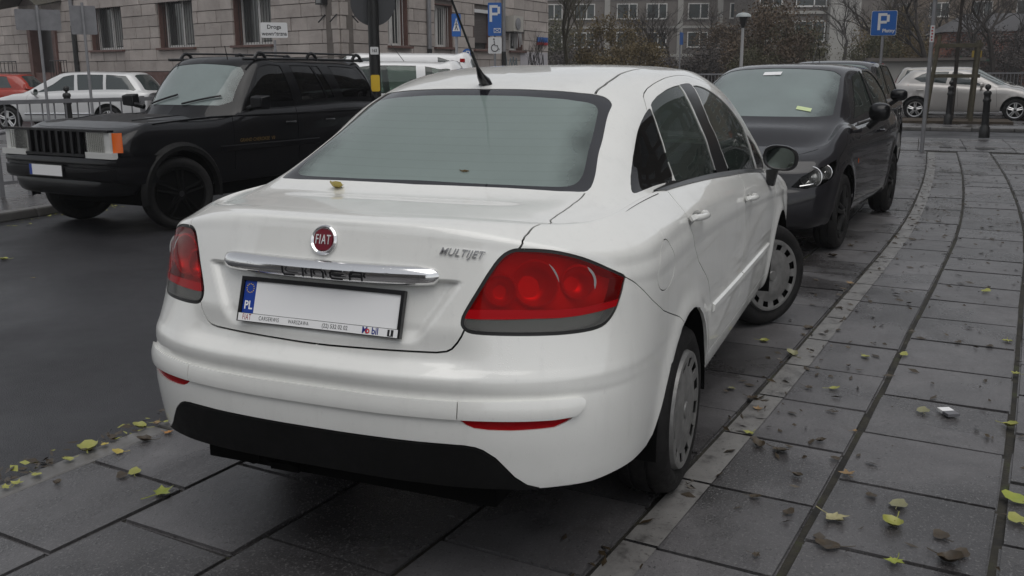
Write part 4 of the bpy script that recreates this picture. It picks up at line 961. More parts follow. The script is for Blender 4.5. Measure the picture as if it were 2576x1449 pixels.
    PA = Patch(sh.A, np.concatenate([np.linspace(0, 1, int(1/du*1.4)), np.linspace(1, qmax, int(3.6/du))[1:]]), np.linspace(0, sh.V, int(1.1/du*1.3)), polys=[a for a in archs]+[e[1] for e in extra_polys],
               seams=[([(x+.38, sh.V*.98), (x+.38, sh.V*.30)], .006) for x in (xw0+.30, xw0+1.32)]+[([(0, sh.V*.80), (.3, sh.V*.79), (.5, sh.V*.82), (.66, sh.V*.93)], .006)], step=.03)
    PB = Patch(sh.B, np.linspace(0, ast[-1], int(4/du*.9)), np.linspace(0, 1, int(1.2/du)), polys=[wsp, rgp]+sw, seams=[], step=.03)
    orient(PA); orient(PB)
    for a in archs: PA.take(a)
    ex_masks = [(e[0], e[2], PA.take(e[1])) for e in extra_polys]
    mw = PB.take([(ast[2]+.05, -.01)]+wsp+[(ast[4]-.03, -.01)]); mr = PB.take([(ast[8]+.04, -.01)]+rgp+[(ast[10]-.02, -.01)])
    ms = [PB.take(p) for p in sw]
    body = emit('body_shell', [(PA, PA.rest()), (PB, PB.rest())], paintm, root)
    emit('inner_liner', [(PA, PA.ingap)], M['void'], root, off=-.012, skirt=0)
    emit('windscreen', [(PB, mw)], M[ws], root, off=-.004, skirt=0); emit('rear_window', [(PB, mr)], M[glassm], root, off=-.004, skirt=0)
    for m_ in ms:
        for sd in ('right', 'left'): emit('side_window', [(PB, m_)], M[glassm], root, sd, off=-.006, skirt=-.008)
    for nm, mt, m_ in ex_masks:
        for sd in ('right', 'left'): emit(nm, [(PA, m_)], M[mt], root, sd, off=-.002, skirt=0)
    cap_end(sh, qmax, 'tail_panel', paintm, root)
    MB().box((L/2, 0, .36), (L-.9, 1.3, .16)).build('underbody', M['void'], root)
    MB().box((xw0+.45, 0, .82), (.5, 1.3, .18)).box(((xw1+xr1)/2, 0, .62), (xr1-xw1+.8, 1.3, .3)).build('cabin', M['cabin'], root)
    for xx in (xw1+.35, xw1+1.2):
        for y in (-.35, .35): MB().box((xx, y, .95), (.12, .46, .5), m=Matrix.Rotation(R(14), 3, 'Y')).box((xx+.08, y, 1.27), (.08, .24, .16)).build('seat', M['seat'], root)
    for xw in wheels:
        for sg in (-1, 1):
            wheel(root, xw, sg*(W-.105), wr, sg, wstyle, rim=wr-.10, steer=steer if xw == wheels[0] else 0)
            m = MB(); n = 16; r = wr+.071
            for k in range(n):
                m.add([(xw+r*math.cos(a), sg*y, wr+r*math.sin(a)) for a in (math.pi*(-.02+1.04*k/n), math.pi*(-.02+1.04*(k+1)/n)) for y in (.58, W-.02)], [(0, 1, 3, 2)])
            m.add([(xw+r*math.cos(math.pi*(-.02+1.04*k/n)), sg*.58, wr+r*math.sin(math.pi*(-.02+1.04*k/n))) for k in range(n+1)], [tuple(range(n+1))]); m.build('arch_liner', M['void'], root)
    return root, sh
def car_mirror(root, x, y, z, sg, mat, w=.11, h=.075, back=1):
    m = MB(); nn = 20; V_ = []
    for dx, k in ((0, .95), (.015*back, 1.0), (.06*back, .9), (.10*back, .55), (.115*back, .2)):
        for i in range(nn):
            t = 2*math.pi*i/nn; u, v = math.cos(t), math.sin(t); V_.append((x-dx, y+sg*w*k*math.copysign(abs(u)**.75, u), z+h*k*math.copysign(abs(v)**.75, v)))
    m.add(V_, [(r*nn+i, r*nn+(i+1) % nn, (r+1)*nn+(i+1) % nn, (r+1)*nn+i) for r in range(4) for i in range(nn)]+[tuple(4*nn+i for i in range(nn))])
    m.tube([(x-.05*back, y, z-h*.6), (x-.03*back, y-sg*w*.9, z-h*1.6)], .03, 8)
    o = m.build('door_mirror', mat, root, 50)
    MB().add([(x+.002*back, y+sg*w*.85*math.copysign(abs(math.cos(t))**.75, math.cos(t)), z+h*.85*math.copysign(abs(math.sin(t))**.75, math.sin(t))) for t in [2*math.pi*i/nn for i in range(nn)]], [tuple(range(nn))]).build('mirror_glass', M['mirror'], o)
    return o
def side_pt(sh, x, z, vlo=.25):
    q = float(np.interp(x, sh._r[:, 0], sh._q)); vs = np.linspace(vlo, sh.V, 240)
    for _ in range(3):
        P = sh.A(np.full(240, q), vs); j = int(np.argmin(np.abs(P[:, 2]-z))); q += x-P[j, 0]
    n = normals(sh.A, np.array([[q, vs[j]]]), False)[0]; n = n if n[1] > 0 else -n
    return P[j], n
def round_lamp(root, c, ax, r, nm='headlamp_bowl'):
    Mx = Vector(ax).normalized().to_track_quat('Z', 'Y').to_matrix().to_4x4(); Mx.translation = Vector(c)
    b = MB(); b.lathe([(r*1.08, -.004), (r*1.08, .006), (r, .008), (r*.93, -.008), (r*.7, -.03), (r*.4, -.045), (.01, -.05)], 32, close=False)
    o = b.build(nm, M['bowl'], root); o.matrix_local = Mx
    b = MB(); b.lathe([(.012, -.045), (.012, -.02), (.004, -.015)], 12).build('bulb', M['chrome'], o)
    g = MB(); g.lathe([(r*1.02, .008), (r*.8, .016), (r*.4, .021), (.002, .022)], 32, close=False).build('lamp_glass', M['headlamp'], o)
    return o
# --- dark hatchback parked nose to nose with the saloon
HQ = [(.44,.565),(.50,.645),(.58,.705),(.67,.745),(.78,.765),(.90,.765),(.90,.715),(.84,.655),(.75,.605),(.64,.570),(.53,.548)]
hatch, hsh = auto_car('parked_hatchback', 'near-black hatchback facing the camera, parked in front of the white saloon', M['dark_car'], (5.62, -.03, 0, -.130), L=4.28, H=1.575, W=.895, zf=.80, zc=1.085, xw0=.98, xw1=1.95, xr1=3.75, xr0=4.12, zr0=1.08, belt=(1.03, 1.08),
    wins=[[(1.62,.95),(1.95,.80),(2.20,.70),(2.58,.665),(2.66,.95)],[(2.76,.95),(2.70,.665),(3.1,.665),(3.5,.74),(3.62,.86),(3.55,.95)]], glassm='side_glass', wheels=(.90,3.478), wr=.325, wstyle='alloy_dark', fine=True, scale=1.0,
    extra_polys=[('headlamp_cover', HQ, 'lamp_cover')], steer=0)
def hatch_details():
    for sg in (-1, 1):
        def at(q, v, off):
            p = hsh.A([q], [v])[0]; n = normals(hsh.A, np.array([[q, v]]), False)[0]; n = n if n[1] > 0 else -n
            return Vector((p[0]+n[0]*off, sg*(p[1]+n[1]*off), p[2]+n[2]*off))
        PAh = Patch(hsh.A, np.linspace(.40, .94, 28), np.linspace(.50, .80, 18), polys=[HQ], step=.02); orient(PAh)
        emit('headlamp_housing', [(PAh, PAh.take(HQ))], M['void'], hatch, 'left' if sg > 0 else 'right', off=-.10, skirt=-.095)
        round_lamp(hatch, at(.595, .648, -.052), (-1, sg*.12, .10), .082); round_lamp(hatch, at(.745, .690, -.048), (-1, sg*.12, .10), .060)
        MB().tube([at(q, .578+.12*(q-.52), -.03) for q in (.50, .54, .58, .62)], .007, 6).build('lamp_trim', M['chrome'], hatch)
        car_mirror(hatch, 1.86, sg*.965, 1.13, sg, M['black_car'], .095, .085, 1)
        p, n = side_pt(hsh, 1.38, .72); MB().lathe([(.001, .003), (.02, .003), (.024, 0)], 14, axis='Y').build('side_repeater', M['amber'], hatch).location = (1.38, sg*(p[1]+.002), .72)
        for (xh, zh) in ((2.50, .93),):
            p, n = side_pt(hsh, xh, zh); MB().tube([(xh-.1, sg*(p[1]+.005), zh), (xh-.06, sg*(p[1]+.035), zh), (xh+.06, sg*(p[1]+.035), zh), (xh+.1, sg*(p[1]+.005), zh)], .013, 8).build('door_handle', M['dark_car'], hatch)
        pts = [side_pt(hsh, x, 1.025+.02*(x-1.8))[0] for x in np.linspace(1.65, 3.4, 12)]
        m = MB(); m.tube([(p[0], sg*(p[1]+.006), p[2]+.012) for p in pts], .010, 6); m.build('chrome_strip', M['chrome'], hatch)
    # lower grille, plate, wipers, windscreen stickers
    MB().box((.035, 0, .36), (.06, 1.0, .13)).build('lower_grille', M['void'], hatch)
    MB().box((.035, 0, .60), (.06, .42, .10)).build('upper_grille', M['void'], hatch)
    MB().box((-.012, 0, .47), (.012, .52, .114)).build('number_plate', M['plate_white'], hatch)
    cw = lambda a, b, off: (lambda p, n: Vector(p)+Vector(n)*off)(hsh.B([a], [b])[0], (lambda n: n if n[2] > 0 else -n)(normals(hsh.B, np.array([[a, b]]), False)[0]))
    a2, a4 = hsh.AST[2], hsh.AST[4]
    def sticker(nm, a, b, sg, w_, h_, mat, parent=hatch):
        p = cw(a, b, .003); n = normals(hsh.B, np.array([[a, b]]), False)[0]; n = n if n[2] > 0 else -n
        p.y *= sg; n = Vector((n[0], n[1]*sg, n[2])); y_ = Vector((0, 1, 0)); y_ = (y_-n*y_.dot(n)).normalized(); u_ = n.cross(y_)
        MB().add([p+y_*w_*i/2+u_*h_*j/2 for i, j in ((-1, -1), (1, -1), (1, 1), (-1, 1))], [(0, 1, 2, 3)]).build(nm, mat, parent)
    sticker('windscreen_sticker', a4-.15, .02, 1, .17, .07, M['plate_white']); sticker('windscreen_sticker', a2+.16, .38, -1, .13, .06, plain('pale_green_paper', (.55, .65, .35), .6))
    MB().tube([(3.3, 0, 1.57), (3.5, 0, 1.78)], .004, 6).build('aerial', M['trim'], hatch)
hatch_details()
# --- further cars
mpv, msh = auto_car('parked_dark_car', 'dark grey car almost hidden behind the near-black hatchback', M['dark_car'], (11.2, -.08, 0, -.11), L=4.4, H=1.66, W=.90, zf=.82, zc=1.1, xw0=1.0, xw1=1.95, xr1=3.95, xr0=4.3, zr0=1.1, belt=(1.06, 1.10), wins=[[(1.7,.95),(2.05,.80),(2.30,.70),(2.7,.67),(2.75,.95)],[(2.85,.95),(2.8,.67),(3.6,.68),(3.75,.95)]], glassm='side_glass', scale=1.0, wstyle='alloy')
for sg in (-1, 1): car_mirror(mpv, 1.90, sg*1.03, 1.16, sg, M['black_car'], .12, .085, 1)
MB().tube([(2.3, .2, 1.65), (2.1, .2, 1.95)], .004, 6).build('aerial', M['trim'], mpv)
def tail(root, sh, pts, mat, nm='tail_lamp'):
    """lamp cluster wrapped on the rear corner, from (x, z) corners"""
    for sg in (-1, 1):
        V_ = []
        for x, z in pts:
            p, n = side_pt(sh, x, z); V_.append((p[0]+n[0]*.008, sg*(p[1]+n[1]*.008), p[2]))
        MB().add(V_, [tuple(range(len(V_)))]).build(nm, mat, root)
silver, ssh = auto_car('parked_hatchback', 'silver hatchback with alloy wheels, side-on beyond the propped young tree', M['silver'], (31.24, -5.33, 0, 1.51), L=4.25, H=1.48, W=.885, zf=.74, zc=1.0, xw0=1.05, xw1=2.05, xr1=3.75, xr0=4.12, zr0=1.05, belt=(.95, 1.06), wins=[[(1.70,.95),(2.05,.80),(2.32,.70),(2.58,.67),(2.64,.95)],[(2.74,.95),(2.68,.67),(3.2,.68),(3.42,.74),(3.60,.86),(3.40,.95)]], wheels=(.86, 3.51), wr=.32, scale=1.05)

tail(silver, ssh, [(3.88,.80),(4.02,.84),(3.86,1.08),(3.74,1.02)], M['red_band'])
for sg in (-1, 1):
    car_mirror(silver, 1.82, sg*.98, 1.02, sg, M['silver'], .11, .08, 1)
    for xh in (2.55, 3.42):
        p, n = side_pt(ssh, xh, .88); MB().tube([(xh-.1, sg*(p[1]+.005), .88), (xh-.06, sg*(p[1]+.03), .88), (xh+.06, sg*(p[1]+.03), .88), (xh+.1, sg*(p[1]+.005), .88)], .013, 6).build('door_handle', M['silver'], silver)
silver2, s2sh = auto_car('parked_estate_car', 'champagne estate car behind the silver hatchback, red tail lamp showing', M['silver2'], (34.2, -5.6, 0, 1.52), L=4.6, H=1.56, W=.89, zf=.76, zc=1.02, xw0=1.1, xw1=2.1, xr1=4.25, xr0=4.52, zr0=1.0, belt=(.98, 1.05), wins=[[(1.75,.95),(2.1,.80),(2.35,.70),(2.7,.67),(2.75,.95)],[(2.85,.95),(2.8,.67),(3.5,.67),(3.6,.95)],[(3.7,.95),(3.6,.68),(4.1,.69),(4.2,.95)]], wheels=(.9, 3.6), scale=1.05)
tail(silver2, s2sh, [(4.30,.72),(4.50,.74),(4.50,1.0),(4.34,1.02)], M['red_band'])
wagon, wsh = auto_car('parked_estate_car', 'white estate car side-on behind the grey railing, facing left', M['white3'], (16.9, 21.8, 0, -1.255), L=4.68, H=1.50, W=.90, zf=.74, zc=1.0, xw0=1.15, xw1=2.15, xr1=4.15, xr0=4.52, zr0=1.0, belt=(.95, .99), wins=[[(1.68,.95),(2.1,.80),(2.36,.70),(2.66,.67),(2.70,.95)],[(2.80,.95),(2.74,.67),(3.42,.67),(3.46,.95)],[(3.54,.95),(3.50,.67),(4.0,.69),(4.28,.88),(4.24,.95)]], wheels=(.92, 3.60), wr=.32, scale=1.04)
for sg in (-1, 1):
    car_mirror(wagon, 1.80, sg*.98, 1.0, sg, M['white2'], .11, .08, 1)
    m = MB(); m.tube([(x, sg*(side_pt(wsh, x, .46)[0][1]+.006), .46) for x in np.linspace(1.4, 3.2, 8)], .02, 6); m.build('side_moulding', M['chrome'], wagon)
redcar, rsh = auto_car('parked_hatchback', 'orange-red car cut off by the left edge, beyond the white estate', M['red_car'], (21.3, 30.4, 0, -1.2), L=4.2, H=1.52, W=.87, wins=[[(1.72,.95),(2.05,.80),(2.30,.70),(2.62,.67),(2.68,.95)],[(2.78,.95),(2.74,.67),(3.3,.68),(3.5,.95)]], wheels=(.9, 3.4))
van1, v1sh = auto_car('parked_van', 'white people carrier with dark windows behind the black SUV', M['white2'], (12.15, 9.70, .04, -1.18), L=4.2, H=1.66, W=.88, zf=.82, zc=1.08, xw0=.95, xw1=1.85, xr1=3.95, xr0=4.12, zr0=1.05, belt=(1.02, 1.05), wins=[[(1.6,.95),(1.9,.80),(2.1,.70),(2.42,.67),(2.46,.95)],[(2.58,.95),(2.54,.67),(3.22,.67),(3.26,.95)],[(3.42,.95),(3.38,.68),(3.80,.72),(3.86,.95)]], glassm='side_glass', wheels=(.9, 3.4), roof_w=.66, ws='wind_glass')
MB().tube([(2.95, 0, 1.65), (2.72, 0, 1.95)], .006, 6).build('aerial', M['trim'], van1)
van2, v2sh = auto_car('parked_van', 'white delivery van further back with a red lamp at its roof corner', M['white2'], (14.8, 11.1, .04, -1.18), L=4.6, H=1.86, W=.90, zf=.9, zc=1.2, xw0=.95, xw1=1.75, xr1=4.3, xr0=4.5, zr0=1.15, belt=(1.14, 1.18), wins=[[(1.5,.95),(1.85,.80),(2.0,.70),(2.4,.67),(2.45,.95)],[(3.7,.95),(3.66,.68),(4.1,.74),(4.18,.95)]], wheels=(.9, 3.7), roof_w=.70)
MB().box((4.16, -.72, 1.70), (.10, .06, .07)).build('roof_lamp', M['red_band'], van2, 0); MB().box((4.16, .72, 1.70), (.10, .06, .07)).build('roof_lamp', M['red_band'], van2, 0)
# ------------------------------------------------------------------ black off-roader across the road
SUVP = (4.705, 6.145, -.05, -.123)
BOX = [3.2,3.6,4.2,4.6,4.8,4.8,4.6,4.4,4.2,4.0,3.8,3.5,3.2]
suv, vsh = auto_car('parked_suv', 'black off-road estate with roof rails, parked across the road facing the camera', M['black_car'], SUVP, L=4.5, H=1.765, W=.875, zf=1.035, zc=1.175, xw0=1.48, xw1=2.02, xr1=4.22, xr0=4.40, zr0=1.22, belt=(1.195, 1.225),
    wins=[[(1.80,.95),(2.02,.80),(2.18,.69),(2.54,.675),(2.64,.95)],[(2.80,.95),(2.70,.675),(3.06,.675),(3.24,.95)],[(3.27,.95),(3.09,.675),(3.20,.675),(3.40,.95)],[(3.58,.95),(3.40,.675),(4.0,.68),(4.22,.95)]], glassm='tint_glass', wheels=(.82,3.51), wr=.38, wstyle='black_rim', roof_w=.655, fine=True, nosebow=.40, nsv=BOX, zb=.20, scale=.97, steer=R(-14))
def suv_details():
    r = suv; K = M['black_car']
    # front fascia: grille with vertical slots, lamps, bumper, plate
    g = MB().box((.055, 0, .935), (.04, .88, .25)); g.build('grille_back', M['void'], r)
    fr = MB(); fr.box((.045, 0, 1.055), (.07, 1.62, .022)).box((.020, 0, .815), (.045, .92, .025))
    for k in range(8): fr.box((.022, -.385+.11*k, .936), (.04, .036, .215))
    fr.build('grille', K, r)
    for sg in (-1, 1):
        hl = MB().box((.06, sg*.595, .945), (.05, .265, .20)).build('headlamp', M['lamp_pale'], r)
        MB().box((.024, sg*.595, .945), (.012, .255, .19)).build('lamp_glass', M['headlamp'], hl)
        for k_ in range(9): MB().box((.0165, sg*(.485+.0275*k_), .945), (.004, .006, .18)).build('lens_rib', M['headlamp'], hl, 0)
        lm = MB(); lm.lathe([(.085, 0), (.06, .03), (.02, .045)], 20, axis='X', close=False); o = lm.build('reflector_bowl', M['lamp_pale'], hl); o.location = (.034, sg*.575, .945)
        MB().box((.058, sg*.765, .945), (.055, .085, .19)).build('indicator', M['lamp_pale'], r)
        am = MB(); am.add([(.050, sg*.815, .850), (.072, sg*.850, .850), (.115, sg*.880, .850), (.115, sg*.880, 1.04), (.072, sg*.850, 1.04), (.050, sg*.815, 1.04)], [(0, 1, 4, 5), (1, 2, 3, 4)] if sg < 0 else [(5, 4, 1, 0), (4, 3, 2, 1)]); am.build('side_marker', M['amber_solid'], r)
        pl = MB(); pl.box((.035, sg*.66, .822), (.06, .40, .06)).build('parking_lamp', M['lamp_pale'], r)
        # flares round the arches
        for cx in (.82, 3.51):
            f = MB(); n = 26; rad = .452; V_ = []
            for k in range(n+1):
                a = math.pi*(-.06+1.12*k/n); ca, sa = math.cos(a), math.sin(a)
                e = 1-.10*abs(ca)**6
                for rr, yy in ((rad-.012, .845), (rad-.008, .915), (rad+.035, .915), (rad+.075, .868)):
                    V_.append((cx+rr*ca*(1.02 if abs(ca) > .5 else 1), sg*yy, .40+rr*sa*.97))
            f.add(V_, [(k*4+j, k*4+j+1, (k+1)*4+j+1, (k+1)*4+j) if sg > 0 else ((k+1)*4+j, (k+1)*4+j+1, k*4+j+1, k*4+j) for k in range(n) for j in range(3)]); f.build('arch_flare', M['plastic'], r)
        # belt moulding, lower cladding, rub strip
        for (x0, x1, zz, dz, dy, nm, mt) in ((.55, 4.2, 1.135, .013, .008, 'belt_moulding', K), (1.36, 2.95, .80, .035, .016, 'rubbing_strip', K)):
            m = MB(); V_ = []; ks = np.linspace(x0, x1, 24)
            for x in ks:
                zq = zz-(.05*max(0, 1.3-x) if zz > 1 else 0)
                p, n = side_pt(vsh, x, zq); y = p[1]
                V_ += [(x, sg*(y-.002), zq+dz), (x, sg*(y+dy), zq+dz*.7), (x, sg*(y+dy), zq-dz*.7), (x, sg*(y-.002), zq-dz)]
            m.add(V_, [(k*4+j, k*4+j+1, (k+1)*4+j+1, (k+1)*4+j) if sg > 0 else ((k+1)*4+j, (k+1)*4+j+1, k*4+j+1, k*4+j) for k in range(len(ks)-1) for j in range(3)]); m.build(nm, mt, r)
        # mirror, handles, roof rail
        mm = MB(); bx = [(1.86, .93, 1.20), (1.86, 1.16, 1.215), (1.86, 1.17, 1.36), (1.86, .95, 1.365), (1.76, .95, 1.215), (1.75, 1.12, 1.23), (1.75, 1.13, 1.34), (1.76, .96, 1.345)]
        mm.add([(x, sg*y, z) for x, y, z in bx], [(0, 1, 2, 3), (7, 6, 5, 4), (0, 4, 5, 1), (1, 5, 6, 2), (2, 6, 7, 3), (3, 7, 4, 0)] if sg < 0 else [(3, 2, 1, 0), (4, 5, 6, 7), (1, 5, 4, 0), (2, 6, 5, 1), (3, 7, 6, 2), (0, 4, 7, 3)])
        mm.tube([(1.80, sg*.97, 1.24), (1.84, sg*.84, 1.21)], .035, 8); mo = mm.build('door_mirror', K, r)
        bv = mo.modifiers.new('bevel', 'BEVEL'); bv.width = .02; bv.segments = 3
        MB().add([(1.862, sg*y, z) for y, z in ((.945, 1.215), (1.15, 1.225), (1.155, 1.35), (.96, 1.352))], [(0, 1, 2, 3)]).build('mirror_glass', M['mirror'], mo)
        for xh in (2.48, 3.18):
            p, n = side_pt(vsh, xh, 1.04); MB().tube([(xh-.08, sg*(p[1]+.004), 1.04), (xh-.05, sg*(p[1]+.02), 1.04), (xh+.05, sg*(p[1]+.02), 1.04), (xh+.08, sg*(p[1]+.004), 1.04)], .014, 6).build('door_handle', M['trim'], r)
        rail = MB(); zr = lambda x: 1.775-.02*abs(x-3.0)**2*.4
        rail.tube([(x, sg*.60, zr(x)+.055) for x in np.linspace(2.35, 4.05, 10)], .012, 8)
        for x in (2.32, 3.2, 4.08):
            rail.tube([(x+.09*math.cos(t), sg*.60, zr(x)-.045+.10*math.sin(t)) for t in np.linspace(.15, math.pi-.15, 9)], .021, 8)
        rail.tube([(x, sg*.60, zr(x)-.015) for x in (2.05, 2.2, 2.5, 3.2, 4.0, 4.2)], .016, 8); rail.build('roof_rail', M['trim'], r)
    bp = MB(); V_ = []; n = 28
    prof = [(.10, .80), (.015, .805), (-.015, .775), (-.015, .735), (-.002, .725), (-.002, .70), (-.02, .69), (-.02, .60), (.01, .56), (.12, .53)]
    for k in range(n+1):
        t = -1+2*k/n; Y = .90*math.copysign(min(1, abs(t)*1.12)**1.0, t) if abs(t) < .893 else math.copysign(.90, t)
        for dx, z in prof:
            xb = .06*(abs(Y)/.9)**4
            if abs(t) >= .893: xb += (abs(t)-.893)*4.0
            V_.append((dx+xb, Y, z))
    m_ = len(prof); bp.add(V_, [((k+1)*m_+j, (k+1)*m_+j+1, k*m_+j+1, k*m_+j) for k in range(n) for j in range(m_-1)]); bo = bp.build('front_bumper', K, r, 50)
    pf = MB().box((-.03, 0.12, .655), (.014, .53, .125)).build('plate_frame', M['trim'], r)
    MB().box((-.038, .098, .655), (.004, .465, .105)).build('number_plate', M['plate_white'], pf); MB().box((-.038, .352, .655), (.004, .042, .105)).build('euro_band', M['plate_blue'], pf)
    # hood creases, wipers, door lettering, exhaust side axle, interior glass mist
    for y in (-.36, .36):
        m = MB(); P_ = []
        for a in np.linspace(.12, vsh.AST[2]-.06, 12):
            b = .50+.05*a; p = vsh.B([a], [abs(b)])[0]; P_.append((p[0], math.copysign(p[1], y), p[2]+.002))
        m.tube(P_, .007, 6); m.build('bonnet_crease', K, r)
    cw = lambda a, b, off: (lambda p, n: Vector(p)+Vector(n if n[2] > 0 else -n)*off)(vsh.B([a], [b])[0], normals(vsh.B, np.array([[a, b]]), False)[0])
    a2 = vsh.AST[2]
    for y0 in (.45, -.12):
        P_ = []
        for t in np.linspace(0, 1, 6):
            yy = y0-.42*t; b = abs(yy)/.66*.6; p = cw(a2+.05+.055*t, b, .02); p.y = yy; P_.append(p)
        MB().tube(P_, .011, 6).build('wiper', M['trim'], r)
    o = link('door_lettering', T['gc'], M['gold'], r); p, n = side_pt(vsh, 1.92, .875); o.matrix_local = Matrix.Translation((1.92, -(p[1]+.004), .875))@Matrix(((1, 0, 0, 0), (0, 0, -1, 0), (0, 1, 0, 0), (0, 0, 0, 1)))
    o2 = o.copy(); C.objects.link(o2); o2.matrix_local = Matrix.Translation((1.92, p[1]+.004, .875))@Matrix(((-1, 0, 0, 0), (0, 0, 1, 0), (0, 1, 0, 0), (0, 0, 0, 1))) 
    MB().tube([(.82, -.6, .38), (.82, .6, .38)], .05, 10).tube([(3.51, -.6, .38), (3.51, .6, .38)], .05, 10).box((2.2, 0, .50), (3.9, .9, .16)).build('axles', M['void'], r)
    MB().tube([(2.06, -.35, 1.75), (2.03, -.35, 1.90)], .005, 5).build('aerial', M['trim'], r)
M['amber_solid'] = plain('amber_marker', (.72, .13, .01), .25, 0, 1); M['lamp_pale'] = plain('pale_lamp_plastic', (.55, .55, .53), .25, 0, 1); M['gold'] = plain('gold_lettering', (.20, .13, .04), .4, .6)
T['gc'] = text_mesh('GRAND CHEROKEE  V8', .052, 1.0, .15, 0, .001)
suv_details()
# ------------------------------------------------------------------ stone building on the left
def mat_stone():
    k = N('rock_faced_limestone'); p = wpos(k)
    c = k.ramp(k.noise(1.1, 5, .65, p), [(.3, (.33, .29, .265)), (.7, (.47, .42, .385))])
    c = k.mix(1, c, k.ramp(k.rand(), [(0, .86), (1, 1.1)]), 'MULTIPLY')
    c = k.mix(k.ramp(k.noise(9, 4, .7, p), [(.62, 0), (.75, .55)]), c, (.13, .115, .105))
    k.set(Base_Color=c, Roughness=.85); k.bump(k.noise(6, 5, .7, p), .5, .05); return k.m
M['stone'] = mat_stone()
M['mortar'] = weathered('dark_mortar', (.10, .085, .075), (.16, .14, .125), 3, (.8, .95), .3)
M['brown'] = weathered('brown_terrazzo', (.10, .050, .040), (.15, .080, .066), 4, (.5, .75), .2)
M['frame'] = weathered('white_window_frame', (.55, .54, .52), (.66, .65, .63), 5, (.4, .6), .05)
M['dimglass'] = N('dim_window_glass').set(Base_Color=(.05, .055, .055), Roughness=.08, Specular_IOR_Level=.7).m
M['curtain'] = plain('curtain', (.22, .22, .21), .8)
M['iron'] = plain('wrought_iron', (.012, .012, .012), .5)
M['zinc'] = weathered('zinc_grey', (.20, .20, .21), (.28, .28, .29), 4, (.35, .55), .1, .3)
M['signback'] = weathered('grey_sign_back', (.16, .16, .17), (.22, .22, .23), 6, (.45, .6), .05, .2)
M['signwhite'] = plain('sign_white', (.62, .62, .62), .4); M['signblue'] = plain('sign_blue', (.012, .10, .36), .4)
BC = Vector((22.454, 14.102, 0)); DL = Vector((.300, .954, 0)).normalized(); DR = Vector((.997, -.076, 0)).normalized()
bld = thing('stone_building', 'pale rock-faced stone building with barred windows on the left', 'building', BC)
def wallM(d, out):   # local x along the wall from the corner, local y out of the wall, z up
    return Matrix(((d.x, out.x, 0, 0), (d.y, out.y, 0, 0), (0, 0, 1, 0), (0, 0, 0, 1)))
WL = wallM(DL, Vector((-DL.y, DL.x, 0))); WR = wallM(DR, Vector((DR.y, -DR.x, 0)))
def bpart(mb, nm, mat, W, parent=bld, sm_=40):
    o = mb.build(nm, mat, parent, sm_); o.matrix_local = W if parent is bld else Matrix.Identity(4); return o
openL = [(3.2, 5.25, 2.38, 4.08), (7.55, 9.8, 2.38, 4.08), (12.3, 14.75, 2.38, 4.08), (17.5, 20.0, 1.0, 4.05)]
openR = [(2.40, 3.62, 2.33, 4.1), (5.22, 6.48, 2.35, 3.80), (7.98, 9.28, 2.33, 3.76), (10.8, 12.05, 2.33, 3.6)]
BLK = []
for k in range(6):
    me = slab_mesh(40+k, 1, 1, 1, .03); me.name = 'stone_block'; me.materials.clear(); me.materials.append(M['stone'])
    rr = random.Random(k)
    for v in me.vertices: v.co.z += .5
    BLK.append(me)
def wall(W, length, opens, tag_, s_start=0):
    # backing with openings left as recesses: strips between openings
    xs = [s_start]+[v for o_ in sorted(opens) for v in (o_[0], o_[1])]+[length]
    bk = MB()
    for i in range(0, len(xs), 2): bk.box(((xs[i]+xs[i+1])/2, -.25, 5.0), (xs[i+1]-xs[i], .5, 10))
    for o_ in opens: bk.box(((o_[0]+o_[1])/2, -.25, o_[2]/2), (o_[1]-o_[0], .498, o_[2])); bk.box(((o_[0]+o_[1])/2, -.25, (10+o_[3])/2), (o_[1]-o_[0], .498, 10-o_[3]))
    bpart(bk, 'wall', M['mortar'], W, bld, 0)
    pl = MB().box(((length+s_start)/2, .03, .78), (length-s_start, .10, 1.56)); bpart(pl, 'plinth', M['brown'], W, bld, 0)
    z = 1.575; row = 0; ch = .392
    while z < 4.5:
        x = s_start-(.5 if row % 2 else 0)+random.uniform(-.1, .1)
        while x < length:
            ln = random.choice((.78, .95, 1.1, 1.3)); a, b = max(x, s_start), min(x+ln, length); x += ln
            segs = [(a, b)]
            for o_ in opens:
                if z+ch*.6 > o_[2] and z+ch*.4 < o_[3]:
                    new = []
                    for (p, q) in segs:
                        if q <= o_[0] or p >= o_[1]: new.append((p, q))
                        else:
                            if p < o_[0]: new.append((p, o_[0]))
                            if q > o_[1]: new.append((o_[1], q))
                    segs = new
            for (p, q) in segs:
                if q-p < .12: continue
                ob = bpy.data.objects.new('stone_block', random.choice(BLK)); C.objects.link(ob); ob.parent = bld
                ob.matrix_local = W@Matrix.Translation(((p+q)/2, random.uniform(.005, .03), z+ch/2))@Matrix.Diagonal((q-p-.022, .09, ch-.024, 1))
        z += ch; row += 1
wall(WL, 25.0, openL, 'left'); wall(WR, 14.4, openR, 'right')
MB().box((11, 9, 5.0), (6, 6, 9.9)).build('rear_mass', M['mortar'], bld)
end = MB().box((14.3, -5.0, 5.0), (.2, 9.6, 10)); bpart(end, 'end_wall', M['mortar'], WR, bld, 0)
